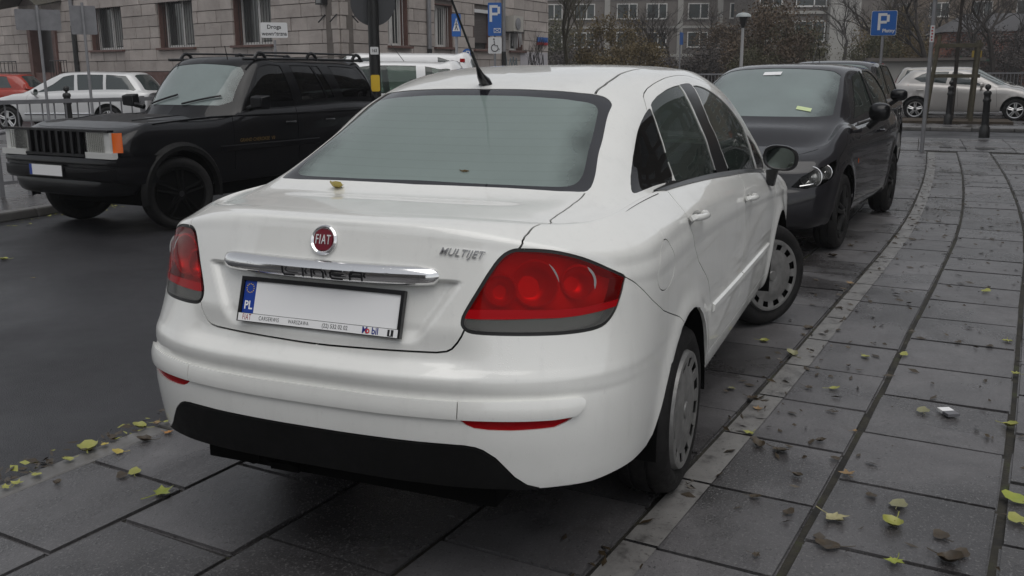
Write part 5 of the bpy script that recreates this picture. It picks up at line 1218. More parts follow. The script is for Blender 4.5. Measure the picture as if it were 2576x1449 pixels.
def window(W, o_, kind, bars=True, side=1):
    a, b, z0, z1 = o_; dep = .34; w_ = b-a
    # brown lining round the opening, sill
    lin = MB().box((a+.02, -dep/2, (z0+z1)/2), (.04, dep, z1-z0)).box((b-.02, -dep/2, (z0+z1)/2), (.04, dep, z1-z0)).box(((a+b)/2, -dep/2, z1-.02), (w_-.08, dep, .04))
    bpart(lin, 'window_lining', M['brown'], W, bld, 0)
    sl_ = MB().box(((a+b)/2, .0, z0-.03), (w_+.16, .34, .07)); bpart(sl_, 'window_sill', M['brown'], W, bld, 0)
    if kind == 'shutter':
        m = MB(); n = int((z1-z0-.35)/.055)
        for k in range(n): m.box(((a+b)/2, -.12, z1-.14-.055*k-.03), (w_-.1, .03, .048))
        wo = bpart(m, 'roller_shutter', plain('brown_shutter', (.085, .070, .065), .6), W, bld, 0)
        bpart(MB().box(((a+b)/2, -.06, z1-.06), (w_-.1, .16, .12)), 'shutter_box', M['signwhite'], W, bld, 0)
        bpart(MB().box(((a+b)/2, -.2, z0+.14), (w_-.1, .02, .30)), 'window_pane', M['dimglass'], W, bld, 0)
        return
    g = MB().box(((a+b)/2, -dep, (z0+z1)/2), (w_, .02, z1-z0)); go = bpart(g, 'window', M['dimglass'], W, bld, 0)
    f = MB(); fw = .075
    f.box((a+.08, -dep+.04, (z0+z1)/2), (fw, .06, z1-z0-.02)).box((b-.08, -dep+.04, (z0+z1)/2), (fw, .06, z1-z0-.02)).box(((a+b)/2, -dep+.04, z0+.05), (w_-.3, .06, .10)).box(((a+b)/2, -dep+.04, z1-.08), (w_-.3, .06, .08)).box(((a+b)/2, -dep+.045, (z0+z1)/2), (.13, .07, z1-z0-.2))
    bpart(f, 'frame', M['frame'], W, go, 0)
    bpart(MB().box((a+w_*.30, -dep-.03+.045, (z0+z1)/2), (w_*.42, .012, z1-z0-.3)), 'curtain', M['curtain'], W, go, 0)
    if bars:
        n = int(w_/.155)
        for k in range(n):
            bpart(MB().tube([(a+.14+(w_-.28)*k/(n-1), -.10, z0+.03), (a+.14+(w_-.28)*k/(n-1), -.10, z1-.1)], .010, 5), 'bar', M['iron'] if kind == 'L' else M['frame'], W, go)
for i, o_ in enumerate(openL[:3]): window(WL, o_, 'L', True)
window(WR, openR[0], 'R'); window(WR, openR[1], 'R'); window(WR, openR[2], 'shutter'); window(WR, openR[3], 'L', False)
# doorway with canopy, steps and handrail
a, b, z0, z1 = openL[3]
bpart(MB().box((a+.14, -.02, 2.5), (.28, .34, 3.1)).box((b-.14, -.02, 2.5), (.28, .34, 3.1)).box(((a+b)/2, -.02, 3.95), (b-a-.56, .34, .22)), 'door_surround', M['brown'], WL, bld, 0)
do = bpart(MB().box(((a+b)/2, -.30, 2.4), (b-a-.5, .06, 3.0)), 'door', plain('dark_door', (.012, .011, .011), .35), WL, bld, 0)
bpart(MB().box((a+.55, -.255, 2.45), (.28, .01, .36)), 'notice', M['signwhite'], WL, do, 0); bpart(MB().box((a+.95, -.25, 2.25), (.04, .03, .12)), 'door_handle', M['chrome'], WL, do, 0)
cn = MB(); V_ = []
for k in range(13):
    t = -1+2*k/12; x = (a+b)/2+1.95*t; zz = 4.12+.55*(1-t*t)
    V_ += [(x, .02, zz+.25), (x, 1.1, zz), (x, 1.1, zz-.05), (x, .02, zz+.19)]
cn.add(V_, [(k*4+j, k*4+(j+1) % 4, (k+1)*4+(j+1) % 4, (k+1)*4+j) for k in range(12) for j in range(4)]); bpart(cn, 'canopy', M['canopy'] if 'canopy' in M else weathered('mossy_canopy', (.040, .037, .028), (.075, .068, .050), 4, (.6, .8), .3), WL)
for (p0, p1) in ((20.3, 22.6), (15.8, 17.2)):
    rl = MB().tube([(p0, .6, 2.02), (p1, .6, 2.02)], .022, 6); ro = bpart(rl, 'handrail', M['iron'], WL)
    for k in range(7): bpart(MB().tube([(p0+(p1-p0)*k/6, .6, 1.1), (p0+(p1-p0)*k/6, .6, 2.02)], .014, 5), 'baluster', M['iron'], WL, ro)
bpart(MB().box((18.75, .9, .55), (6.5, 1.8, 1.1)), 'stair_block', M['brown'], WL, bld, 0)
# rainwater pipes, wall lamp, brackets, air conditioner, street plate, garage wall patch with paint
for s in (4.72, 10.15):
    dp = bpart(MB().tube([(s, .14, 2.25), (s, .14, 9.0)], .075, 10), 'rainwater_pipe', M['zinc'], WR); bpart(MB().tube([(s, .14, .1), (s, .14, 2.28)], .085, 10), 'pipe_shoe', M['iron'], WR, dp)
dpl = bpart(MB().tube([(15.9, .14, .2), (15.9, .14, 3.35)], .10, 10), 'rainwater_pipe', M['iron'], WL); bpart(MB().tube([(15.9, .14, 3.35), (15.9, .14, 8)], .085, 10), 'upper_pipe', M['zinc'], WL, dpl)
lo_ = bpart(MB().box((.55, .20, 3.62), (.30, .22, .34)).tube([(.55, .05, 3.5), (.55, .2, 3.5)], .03, 6), 'wall_lamp', M['iron'], WL); bpart(MB().box((.55, .315, 3.60), (.2, .012, .22)), 'lamp_lens', M['curtain'], WL, lo_, 0)
for dx, tz, W_ in ((.55, .10, WL), (.02, 0, WL), (.45, .10, WR)): bpart(MB().tube([(dx, .08, 3.17), (dx+(.16 if W_ is WL else .16), .22, 2.95)], .022, 6), 'bracket', M['iron'], W_)
ac = bpart(MB().box((10.75, .30, 3.33), (.85, .36, .58)), 'air_conditioner', plain('beige_casing', (.42, .40, .36), .5), WR, bld, 0); bpart(MB().lathe([(.22, 0), (.22, .02), (.05, .03)], 24, (10.68, .49, 3.33), 'Y'), 'fan_grille', M['zinc'], WR, ac)
bpart(MB().box((10.75, .25, 3.0), (.9, .5, .03)), 'shelf', M['iron'], WR, ac, 0)
sp = bpart(MB().box((13.75, .10, 2.82), (1.0, .03, .20)), 'street_plate', M['signblue'], WR, bld, 0); bpart(MB().box((13.75, .10, 2.66), (1.0, .03, .11)), 'plate_foot', M['ink_red'], WR, sp, 0)
gm = bpart(MB().box((13.0, .075, 1.65), (2.6, .02, 1.3)), 'painted_patch', plain('pale_lilac_paint', (.42, .40, .42), .7), WR, bld, 0)
def scribble(W_, x0, z0, w_, h_, seed, mat, par):
    rr = random.Random(seed); m = MB(); pts = []
    for k in range(9): pts.append((x0+w_*k/8+rr.uniform(-.06, .06), .095, z0+h_*(k % 2)+rr.uniform(-.1, .1)))
    m.tube(pts, .022, 5); bpart(m, 'graffiti', mat, W_, par)
scribble(WR, 11.0, 2.5, .8, .8, 3, M['signwhite'], bld); scribble(WR, 12.3, 1.5, 1.7, .7, 5, M['ink'], bld); scribble(WR, 10.3, 1.6, 1.2, .5, 8, plain('grey_spray', (.18, .22, .24), .7), bld)
# ------------------------------------------------------------------ signs, poles, railing
def pole_sign(name, label, base, top, r=.03, mat='zinc', cat='road sign'):
    t = thing(name, label, cat, base); MB().tube([(0, 0, 0), (0, 0, top)], r, 12).build('post', M[mat], t); return t
def face(t, nm, w_, h_, z, mat, yaw, parent=None, off=.035, rad=.03):
    """rounded plate facing the camera side; yaw is the direction it faces"""
    pts = []
    for cx, cy, a0 in ((w_/2-rad, h_/2-rad, 0), (-w_/2+rad, h_/2-rad, 90), (-w_/2+rad, -h_/2+rad, 180), (w_/2-rad, -h_/2+rad, 270)):
        for k in range(5): an = R(a0+22.5*k); pts.append((cx+rad*math.cos(an), cy+rad*math.sin(an)))
    o = MB().prism(pts, 0, .004).build(nm, mat, parent or t, 0)
    n = Vector((math.cos(yaw), math.sin(yaw), 0)); x_ = Vector((-math.sin(yaw), math.cos(yaw), 0)); x_ = Vector((0, 0, 1)).cross(n)
    Mx = Matrix(((x_.x, 0, n.x, n.x*off), (x_.y, 0, n.y, n.y*off), (0, 1, 0, z), (0, 0, 0, 1))); o.matrix_local = Mx
    return o
def letter_on(o, me, mat, x, y, z=.0065): l = link('lettering', me, mat, o); l.location = (x, y, z); return l
TOCAM = lambda x, y: math.atan2(CAM[1]-y, CAM[0]-x)
def P_shape(mat, par, x, y, h, z=.006):
    w_ = h*.16; m = MB()
    m.box((x-h*.27, y, z), (w_, h, .002)).box((x-h*.02, y+h*.42, z), (h*.36, w_, .002)).box((x-h*.02, y-.03*h, z), (h*.36, w_, .002)).box((x+h*.23, y+h*.195, z), (w_, h*.42, .002)); return m.build('letter_p', mat, par, 0)
T['platny'] = text_mesh('Płatny', .10, 1.0, 0, 0, .002); T['droga'] = text_mesh('Droga', .125, 1.0, 0, 0, .002); T['wew'] = text_mesh('wewnętrzna', .125, .88, 0, 0, .002)
t = pole_sign('parking_sign', 'blue P Płatny parking sign on a thin post behind the dark cars', (19.75, -.82, 0), 2.7); f = face(t, 'sign_panel', .50, .50, 2.47, M['signwhite'], TOCAM(19.75, -.82))
bf = face(t, 'blue_field', .485, .485, 2.47, M['signblue'], TOCAM(19.75, -.82), None, .041); P_shape(M['signwhite'], bf, 0, .03, .34); letter_on(bf, T['platny'], M['signwhite'], .10, -.155)
t = pole_sign('sign_post', 'grey sign post with a red and white sticker, standing in the paving at right', (17.70, -1.74, 0), 3.4, .038, 'zinc', 'sign post')
f = face(t, 'sign_panel', .80, .40, 3.02, M['signwhite'], TOCAM(17.7, -1.74), None, .05); MB().lathe([(.001, .003), (.11, .003), (.11, 0)], 24, (0, -.13, .006)).build('symbol_disc', plain('sign_dark_red', (.10, .02, .02), .5), f); MB().lathe([(.001, .003), (.05, .003), (.05, 0)], 16, (.27, -.14, .006)).build('symbol_disc', M['signback'], f)
MB().lathe([(.0395, 2.02), (.0395, 2.32)], 12, close=False).build('sticker', M['signwhite'], t); 
st_ = MB()
for k in range(5): st_.box((-.039, .006*(k % 2), 2.06+.055*k), (.004, .030, .03))
st_.build('sticker_print', M['ink_red'], t)
t = pole_sign('traffic_sign', 'back of a round traffic sign on a thick black post behind the SUV', (9.44, 5.33, 0), 3.2, .075, 'iron')
dm = MB().lathe([(.001, .0), (.30, .0), (.30, .02), (.001, .02)], 40); d_ = dm.build('sign_disc', plain('dark_sign_back', (.045, .046, .050), .5), t); yw = TOCAM(9.44, 5.33); n_ = Vector((math.cos(yw), math.sin(yw), 0)); x_ = Vector((0, 0, 1)).cross(n_)
d_.matrix_local = Matrix(((x_.x, 0, n_.x, n_.x*-.10), (x_.y, 0, n_.y, n_.y*-.10), (0, 1, 0, 2.42), (0, 0, 0, 1)))
for (nm, w_, h_, z_, mt, ox) in (('sticker', .10, .10, 1.78, 'signwhite', 0), ('sticker', .07, .30, 1.76, 'ink_red', .07), ('sticker', .10, .16, 1.55, 'signwhite', -.05)):
    f = face(t, nm, w_, h_, z_, M[mt], yw, None, .078, .01); f.matrix_local = f.matrix_local@Matrix.Translation((ox, 0, 0))
T['n163'] = text_mesh('163', .06, .8, 0, 0, .001); face_ = face(t, 'sticker', .11, .10, 1.79, M['signwhite'], yw, None, .081, .01); letter_on(face_, T['n163'], M['ink'], 0, 0)
yb = face(t, 'push_button_box', .12, .22, 1.36, M['yellowbox'] if 'yellowbox' in M else plain('yellow_box', (.65, .42, .02), .5), yw, None, .09, .02)
t = pole_sign('street_sign', 'white Droga wewnętrzna plate on a post behind the SUV roof', (16.6, 12.16, .04), 2.2); f = face(t, 'sign_panel', .60, .34, 2.42, M['signwhite'], TOCAM(16.6, 12.16)); letter_on(f, T['droga'], M['ink'], 0, .07); letter_on(f, T['wew'], M['ink'], 0, -.08)
t = pole_sign('street_sign', 'plain grey back of a wide sign at the far left', (13.02, 15.44, .04), 2.85); face(t, 'sign_panel', .86, .42, 2.56, M['signback'], TOCAM(13.0, 15.4), None, -.05)
t = pole_sign('street_sign', 'grey back of a tall sign next to the wide one, tiny white label', (13.38, 14.57, .04), 2.9); f = face(t, 'sign_panel', .50, .58, 2.55, M['signback'], TOCAM(13.4, 14.6), None, -.05); face(t, 'label', .06, .08, 2.36, M['signwhite'], TOCAM(13.4, 14.6), None, .02, .005).matrix_local.translation.y -= .0
t = pole_sign('crossing_sign', 'blue pedestrian crossing sign against the stone wall', (16.35, 7.41, .04), 2.45); yw = TOCAM(16.35, 7.41); f = face(t, 'sign_panel', .19, .46, 2.42, M['signblue'], yw)
MB().prism([(-.078, -.12), (.078, -.12), (0, .15)], .005, .007).build('white_triangle', M['signwhite'], f, 0)
MB().tube([(0, .06, .009), (0, -.02, .009), (.03, -.10, .009)], .008, 5).tube([(0, -.02, .009), (-.03, -.10, .009)], .008, 5).tube([(-.03, .0, .009), (0, .04, .009), (.03, .0, .009)], .006, 5).lathe([(.012, 0), (.012, .002)], 10, (0, .08, .008)).build('walker', M['ink'], f)
t = pole_sign('parking_sign', 'blue P sign with an envelope symbol above a wheelchair plate by the wall', (20.42, 8.3, .04), 3.0); yw = TOCAM(20.42, 8.3); f = face(t, 'sign_panel', .34, .80, 2.75, M['signblue'], yw); P_shape(M['signwhite'], f, .01, .14, .40)
en = MB(); en.box((.06, -.22, .006), (.16, .012, .002)).box((.06, -.32, .006), (.16, .012, .002)).box((-.02, -.27, .006), (.012, .112, .002)).box((.14, -.27, .006), (.012, .112, .002)).tube([(-.02, -.22, .007), (.14, -.32, .007)], .006, 4).tube([(-.02, -.32, .007), (.14, -.22, .007)], .006, 4); en.build('envelope', M['signwhite'], f, 0)
f2 = face(t, 'wheelchair_plate', .34, .40, 2.12, M['signwhite'], yw); wc = MB(); wc.tube([(-.02, .12, .007), (0, .0, .007), (.06, .0, .007), (.09, -.09, .007), (.12, -.09, .007)], .010, 5); wc.tube([(.085*math.cos(a_)-.005, .085*math.sin(a_)-.06, .007) for a_ in np.linspace(.5*math.pi, 2*math.pi, 16)], .010, 5); wc.lathe([(.02, 0), (.02, .002)], 12, (-.025, .15, .006)); wc.build('wheelchair', M['ink'], f2)
t = pole_sign('parking_sign', 'small round blue P sign low behind the aerial', (17.36, 7.64, .04), 1.7); yw = TOCAM(17.36, 7.64); d_ = face(t, 'sign_disc', .22, .22, 1.86, M['signblue'], yw, None, .035, .11); P_shape(M['signwhite'], d_, .02, 0, .13)
t = pole_sign('street_sign', 'narrow blue sign seen almost edge-on among the bushes', (32.4, 6.3, .03), 2.9, .025); yw = TOCAM(32.4, 6.3)+1.35; face(t, 'sign_panel', .55, .42, 2.62, M['signblue'], yw, None, .035, .04)
# park lamp
t = thing('street_lamp', 'park lamp with a grey dome head on a pale post', 'street lamp', (37.35, 4.93, .02)); MB().tube([(0, 0, 0), (0, 0, 3.2)], .085, 10, r2=.055).build('post', plain('pale_post', (.40, .40, .40), .5), t)
MB().lathe([(.05, 3.15), (.13, 3.42), (.17, 3.60)], 18, close=False).build('lamp_bowl', M['iron'], t); MB().lathe([(.30, 3.58), (.28, 3.66), (.20, 3.72), (.08, 3.75), (.001, 3.755)], 24, close=False).build('lamp_dome', plain('dome_grey', (.34, .37, .37), .4), t)
MB().lathe([(.10, 1.1), (.10, 1.35)], 12).build('red_band', plain('red_band_paint', (.45, .05, .04), .5), t); MB().box((0, 0, .35), (.9, .35, .5)).build('lamp_base', M['signback'], t)
# bollards
def bollard(x, y, label, z=0, tilt=(0, 0)):
    t = thing('bollard', label, 'bollard', (x, y, z), 0, 'black street bollards'); t.rotation_euler = (tilt[0], tilt[1], 0)
    MB().lathe([(.115, 0), (.115, .05), (.11, .24), (.085, .27), (.082, .30)], 16).build('foot', M['iron'], t)
    MB().lathe([(.078, .28), (.072, .80), (.088, .82), (.088, .86), (.072, .88), (.070, .96), (.085, .98), (.085, 1.02), (.06, 1.05)], 16).build('shaft', M['iron'], t)
    MB().lathe([(.03, 1.04), (.026, 1.08), (.055, 1.10), (.066, 1.14), (.055, 1.18), (.02, 1.205), (.001, 1.207)], 16).build('ball_finial', M['iron'], t)
bollard(22.2, -3.08, 'black bollard furthest right, on the near pavement corner', 0, (R(-1), R(2))); bollard(27.43, -2.47, 'black bollard in front of the young tree', .035); bollard(21.9, -.82, 'black bollard right beside the dark cars', 0)
bollard(14.2, 13.4, 'black bollard behind the railing, right one', .04); bollard(13.7, 15.6, 'black bollard behind the railing, left one', .04)
# propped young tree
def twig_tree(name, h, seed, spread=.5, levels=4, r0=.05, trunk=.35, mat='bark', lean=0):
    rr = random.Random(seed); m = MB()
    def grow(p, d, L, r, lv):
        n = 3 if lv < levels else 2; pts = [p]; q = p.copy(); dd = d.copy()
        for k in range(n):
            dd = (dd+Vector((rr.uniform(-1, 1), rr.uniform(-1, 1), rr.uniform(-.2, .5)))*.16).normalized(); q = q+dd*L/n; pts.append(q.copy())
        m.tube(pts, r, 5 if lv < 2 else 3, False, r*.6)
        if lv >= levels: return
        kids = rr.randint(3, 4) if lv < 2 else rr.randint(2, 4)
        for k in range(kids):
            az = rr.uniform(0, 2*math.pi); u = dd.orthogonal().normalized(); v = dd.cross(u); sp = spread*rr.uniform(.6, 1.3)
            nd = (dd+(u*math.cos(az)+v*math.sin(az))*sp+Vector((0, 0, .12))).normalized()
            i = rr.randint(1, n); grow(pts[i] if k else pts[-1], nd, L*rr.uniform(.58, .8), r*.55, lv+1)
    grow(Vector((0, 0, 0)), Vector((lean, 0, 1)).normalized(), h*trunk, r0, 0)
    return m.mesh(name, 60)
M['bark'] = weathered('dark_bark', (.022, .018, .016), (.045, .036, .030), 8, (.7, .9), .4)
M['bark2'] = weathered('olive_bark', (.040, .034, .020), (.070, .058, .034), 8, (.7, .9), .4)
M['stake'] = weathered('mossy_stake', (.050, .045, .026), (.10, .085, .055), 7, (.6, .85), .3)
yt = thing('young_tree', 'bare young street tree held in a wooden frame of stakes', 'tree', (28.83, -2.6, .035))
link('trunk', MB().tube([(0, 0, 0), (.02, .0, 1.5), (0, .02, 2.4), (.03, 0, 2.7)], .055, 8).mesh('trunk'), M['bark'], yt)
cr_ = link('crown', twig_tree('crown', 5.2, 11, .42, 4, .05, .34), M['bark'], yt); cr_.location = (.03, 0, 2.55)
stk = thing('tree_stakes', 'weathered wooden frame of stakes and crossbars round the young tree', 'tree support', (28.83, -2.6, .035))
top = [(-.48, .52), (.48, .52), (.48, -.52), (-.48, -.52)]
for i, (a_, b_) in enumerate(top): MB().tube([(a_*1.35, b_*1.15+.12, 0), (a_*1.0, b_, 2.3 if i != 0 else 2.45)], .055, 8).build('stake', M['stake'], stk)
for z_ in (1.32, 2.17):
    for i in range(4):
        a_, b_ = top[i], top[(i+1) % 4]; MB().box(((a_[0]+b_[0])/2, (a_[1]+b_[1])/2, z_), (abs(a_[0]-b_[0])+.16 if i % 2 == 0 else .07, abs(a_[1]-b_[1])+.20 if i % 2 else .07, .10)).build('crossbar', M['stake'], stk)
MB().tube([(-.5, .5, 1.75), (.5, -.5, 1.76)], .012, 5).build('tie', M['iron'], stk)
tag(MB().box((28.8, -2.55, .06), (1.9, 3.2, .09)).build('tree_pit', weathered('leafy_soil', (.035, .026, .018), (.075, .055, .035), 9, (.7, .9), .6), None, 0), kind='structure')
# railing in front of the white estate, and the steel hoop
fe = thing('pedestrian_railing', 'dark grey steel railing along the pavement at far left', 'railing', (4.2, 9.15, .045), math.atan2(-.60, 2.27))
rail_m = M['signback']
for i in range(4):
    x0 = i*1.98
    MB().box((x0, 0, .58), (.05, .05, 1.16)).build('post', rail_m, fe, 0)
    MB().box((x0+.99, 0, 1.12), (1.96, .045, .05)).build('top_rail', rail_m, fe, 0); MB().box((x0+.99, 0, .16), (1.96, .04, .04)).build('bottom_rail', rail_m, fe, 0)
    for k in range(1, 13): MB().box((x0+k*.152, 0, .64), (.014, .014, .94)).build('bar', rail_m, fe, 0)
hp = thing('steel_hoop', 'bent galvanised steel hoop at the left edge near the SUV', 'bike stand', (5.45, 7.95, .045))
MB().tube([(0, 0, 0), (0, 0, .62), (.03, .02, .74), (.12, .08, .80), (.8, .45, .80), (.89, .50, .74), (.92, .52, .62), (.92, .52, 0)], .028, 10).build('tube', M['zinc'], hp)
# ------------------------------------------------------------------ apartment blocks behind the trees
M['panel'] = weathered('grey_brown_render', (.13, .115, .105), (.18, .16, .145), .6, (.8, .95), .1)
M['panel_l'] = weathered('pale_render', (.30, .29, .27), (.38, .37, .35), .5, (.8, .95), .1)
M['panel_p'] = weathered('pink_render', (.20, .13, .12), (.26, .17, .155), .5, (.8, .95), .1)
M['wglass'] = N('block_window').set(Base_Color=(.035, .045, .045), Roughness=.15).m
blk = thing('apartment_block', 'long grey-brown apartment block with white windows behind the trees', 'building', (91.0, 37.5, 0), -1.225)
def bwin(par, x, z, w_, h_, y=0, split=.6):
    p_ = MB().box((x, y-.05, z), (w_, .06, h_)).build('window', M['wglass'], par, 0)
    f = MB(); t_ = .10
    f.box((x, y-.10, z-h_/2), (w_+.2, .10, t_*1.4)).box((x, y-.10, z+h_/2), (w_+.1, .10, t_)).box((x-w_/2, y-.10, z), (t_, .10, h_)).box((x+w_/2, y-.10, z), (t_, .10, h_)).box((x-w_/2+w_*split, y-.09, z), (t_*1.1, .08, h_)); f.build('frame', M['frame'], p_, 0)
MB().box((17, 5, 7.5), (44, 10, 15)).build('wall', M['panel'], blk, 0)
for x in (2.6, 10.2, 17.6, 21.6, 29): MB().box((x, -.06, 7.5), (.55, .12, 15)).build('pale_strip', M['panel_l'], blk, 0)
for z in (3.15, 5.95, 8.75, 11.55): MB().box((17, -.04, z), (44, .10, .25)).build('string_course', M['panel_l'], blk, 0)
for fl in range(5):
    for i, x in enumerate((-2.6, .2, 4.6, 7.9, 12.2, 15.2, 19.4, 23.6, 26.6)):
        bwin(blk, x, 1.9+2.8*fl, 2.0, 1.45)
b2 = thing('apartment_block', 'pale apartment tower end with pink ground floor right of the brown bush', 'building', (86.5, 12.0, 0), -1.225)
MB().box((3.2, 5, 8.6), (6.4, 10, 12.6)).build('wall', M['panel'], b2, 0); MB().box((7.7, 4.6, 8.6), (2.6, 11, 12.6)).build('stair_tower', M['panel_l'], b2, 0); MB().box((7.9, 4.7, 1.15), (2.9, 10.6, 2.3)).build('ground_floor', M['panel_p'], b2, 0); MB().box((3.2, 5.1, 1.15), (6.5, 9.8, 2.3)).build('ground_floor', M['panel'], b2, 0)
for fl in range(1, 5):
    bwin(b2, 4.9, 1.95+3.0*fl, 2.6, 1.75); bwin(b2, 1.4, 1.95+3.0*fl, 1.9, 1.6); MB().box((3.2, -.10, .55+3.0*fl), (6.5, .3, .25)).build('string_course', M['panel_l'], b2, 0)
bwin(b2, 4.9, 1.2, 2.4, 2.1); bwin(b2, 1.4, 1.2, 1.9, 1.6)
rb = thing('red_brick_house', 'low red-pink building behind the young tree', 'building', (66, -3.2, 0), -1.45)
MB().box((4.2, 4, 1.95), (8.4, 8, 3.9)).build('wall', weathered('red_render', (.26, .10, .07), (.34, .14, .10), 1, (.7, .9), .1), rb, 0); MB().add([(-.4, -.4, 3.9), (8.8, -.4, 3.9), (8.8, 8.4, 3.9), (-.4, 8.4, 3.9), (1.5, 4, 5.2), (6.9, 4, 5.2)], [(0, 1, 5, 4), (1, 2, 5), (2, 3, 4, 5), (3, 0, 4)]).build('roof', M['iron2'] if 'iron2' in M else plain('slate', (.045, .043, .045), .7), rb, 0)
bwin(rb, 1.6, 1.3, 1.2, .8); bwin(rb, 6.3, 1.5, 1.2, 1.2)
b3 = thing('apartment_block', 'ochre and brown apartment block far back at right among bare trees', 'building', (112, 12, 0), -1.60)
MB().box((27, 6, 9), (60, 12, 18)).build('wall', weathered('ochre_render', (.15, .115, .085), (.20, .155, .115), .3, (.8, .95), .1), b3, 0)
for fl in range(6):
    for i in range(14): bwin(b3, -1+i*4.1, 2+2.9*fl, 1.8, 1.4)
b4 = thing('garden_wall', 'low pale garage block between the dark cars and the silver estate', 'wall', (44, .3, .02), -1.45)
MB().box((2.2, .5, .95), (4.4, 1.0, 1.9)).build('wall', M['panel_l'], b4, 0); MB().box((2.2, .5, 1.97), (4.8, 1.4, .14)).build('roof_slab', M['panel'], b4, 0)
b5 = thing('apartment_block', 'brown apartment block beyond the stone building at the top centre', 'building', (60, 55, 0), -.9)
MB().box((10, 6, 8), (40, 12, 16)).build('wall', M['panel'], b5, 0)
for fl in range(5):
    for i in range(9): bwin(b5, -8+i*4.2, 2+2.9*fl, 1.8, 1.4)

# unseen blocks added beside and behind the camera to darken reflections in paint
b6 = thing('reflection_block', 'unseen brown block added right of the picture to darken reflections', 'building', (5, -10.5, 0), 0)
MB().box((19, -5, 7), (38, 10, 14)).build('wall', M['panel'], b6, 0)
for fl in range(4):
    for i in range(9): bwin(b6, 2+i*4.2, 2.2+3*fl, 1.6, 1.7, .12)
b7 = thing('rear_reflection_block', 'unseen brown block added behind the camera to darken reflections', 'building', (-30, 34, 0), -math.pi/2)
MB().box((20, -5, 8), (44, 10, 16)).build('wall', M['panel'], b7, 0)
for fl in range(5):
    for i in range(10): bwin(b7, 2+i*4, 2.2+3*fl, 1.6, 1.7, .1)
# ------------------------------------------------------------------ trees and bushes
def leafy(name, rx, ry, rz, n, seed, cz, size=.09):
    """a loose crown: leaf quads in clumps"""
    rr = np.random.default_rng(seed); m = MB(); cl = []
    for _ in range(46):
        v = rr.normal(size=3); v /= np.linalg.norm(v); k = rr.uniform(.35, 1)**.6; cl.append((v[0]*rx*k, v[1]*ry*k, cz+v[2]*rz*k, rr.uniform(.22, .5)))
    V_ = []; F_ = []
    for i in range(n):
        c = cl[rr.integers(len(cl))]; p = np.array(c[:3])+rr.normal(size=3)*c[3]*np.array([rx, ry, rz])*.36
        if p[2] < .1: continue
        a = rr.normal(size=3); a /= np.linalg.norm(a); b = np.cross(a, rr.normal(size=3)); b /= np.linalg.norm(b); s_ = size*rr.uniform(.6, 1.4)
        k = len(V_); V_ += [tuple(p-a*s_), tuple(p+b*s_*.5), tuple(p+a*s_), tuple(p-b*s_*.5)]; F_.append((k, k+1, k+2, k+3))
    m.v, m.f = V_, F_; return m.mesh(name, 0)
def leafmat(name, c1, c2):
    k = N(name); p = wpos(k); c = k.ramp(k.noise(.9, 4, .6, p), [(.3, c1), (.7, c2)]); k.set(Base_Color=c, Roughness=.65); return k.m
LM = [leafmat('ochre_leaves', (.080, .055, .018), (.125, .088, .028)), leafmat('brown_leaves', (.065, .042, .024), (.100, .066, .036)), leafmat('grey_brown_twigs', (.040, .033, .030), (.068, .055, .049)), leafmat('olive_leaves', (.045, .044, .018), (.075, .070, .028))]
BARE = [twig_tree('crown', 8, 100+k, .70, 6, .10, .19) for k in range(4)]
WEEP = [twig_tree('crown', 8, 200+k, .36, 6, .09, .24) for k in range(2)]
CRN = [leafy('crown', 1.0, 1.0, .95, 12000, 300+k, 1.0, .027) for k in range(4)]
def bare_tree(x, y, h, label, k=0, mat='bark', weep=False, rz=None, sx=1):
    t = thing('bare_tree', label, 'tree', (x, y, 0), random.uniform(0, 6) if rz is None else rz, 'bare trees in the square')
    ms = WEEP if weep else BARE; c = link('crown', ms[k % len(ms)], M[mat], t); s_ = h/8.; c.scale = (s_*sx, s_*sx, s_); c.location = (0, 0, .13*h)
    if not c.data.materials: c.data.materials.append(M[mat])
    MB().tube([(0, 0, 0), (.02, 0, h*.07), (0, .02, h*.14)], .13*s_*1.25, 8, r2=.12*s_).build('trunk', M[mat], t); return t
def bush(x, y, rx, h, label, k, mat, z=0):
    t = thing('bush', label, 'bush', (x, y, z), random.uniform(0, 6), 'bushes at the edge of the square')
    me = CRN[k % 4].copy(); me.materials.clear(); me.materials.append(LM[mat]); c = link('foliage', me, None, t); c.scale = (rx, rx, h/2.0)
    st = MB()
    for j in range(7):
        a = 2*math.pi*j/7; st.tube([(0, 0, 0), (math.cos(a)*rx*.3, math.sin(a)*rx*.3, h*.4), (math.cos(a)*rx*.6, math.sin(a)*rx*.6, h*.8)], .035, 4, False, .012)
    st.build('stems', M['bark'], t); return t
def V2(px, F):   # plan position on a bearing: px is the picture column the thing is seen in, F its distance ahead
    a = YAW-math.atan2((px-1288)*math.cos(PIT), FPX); d = F/math.cos(a-YAW); return CAM[0]+d*math.cos(a), CAM[1]+d*math.sin(a)
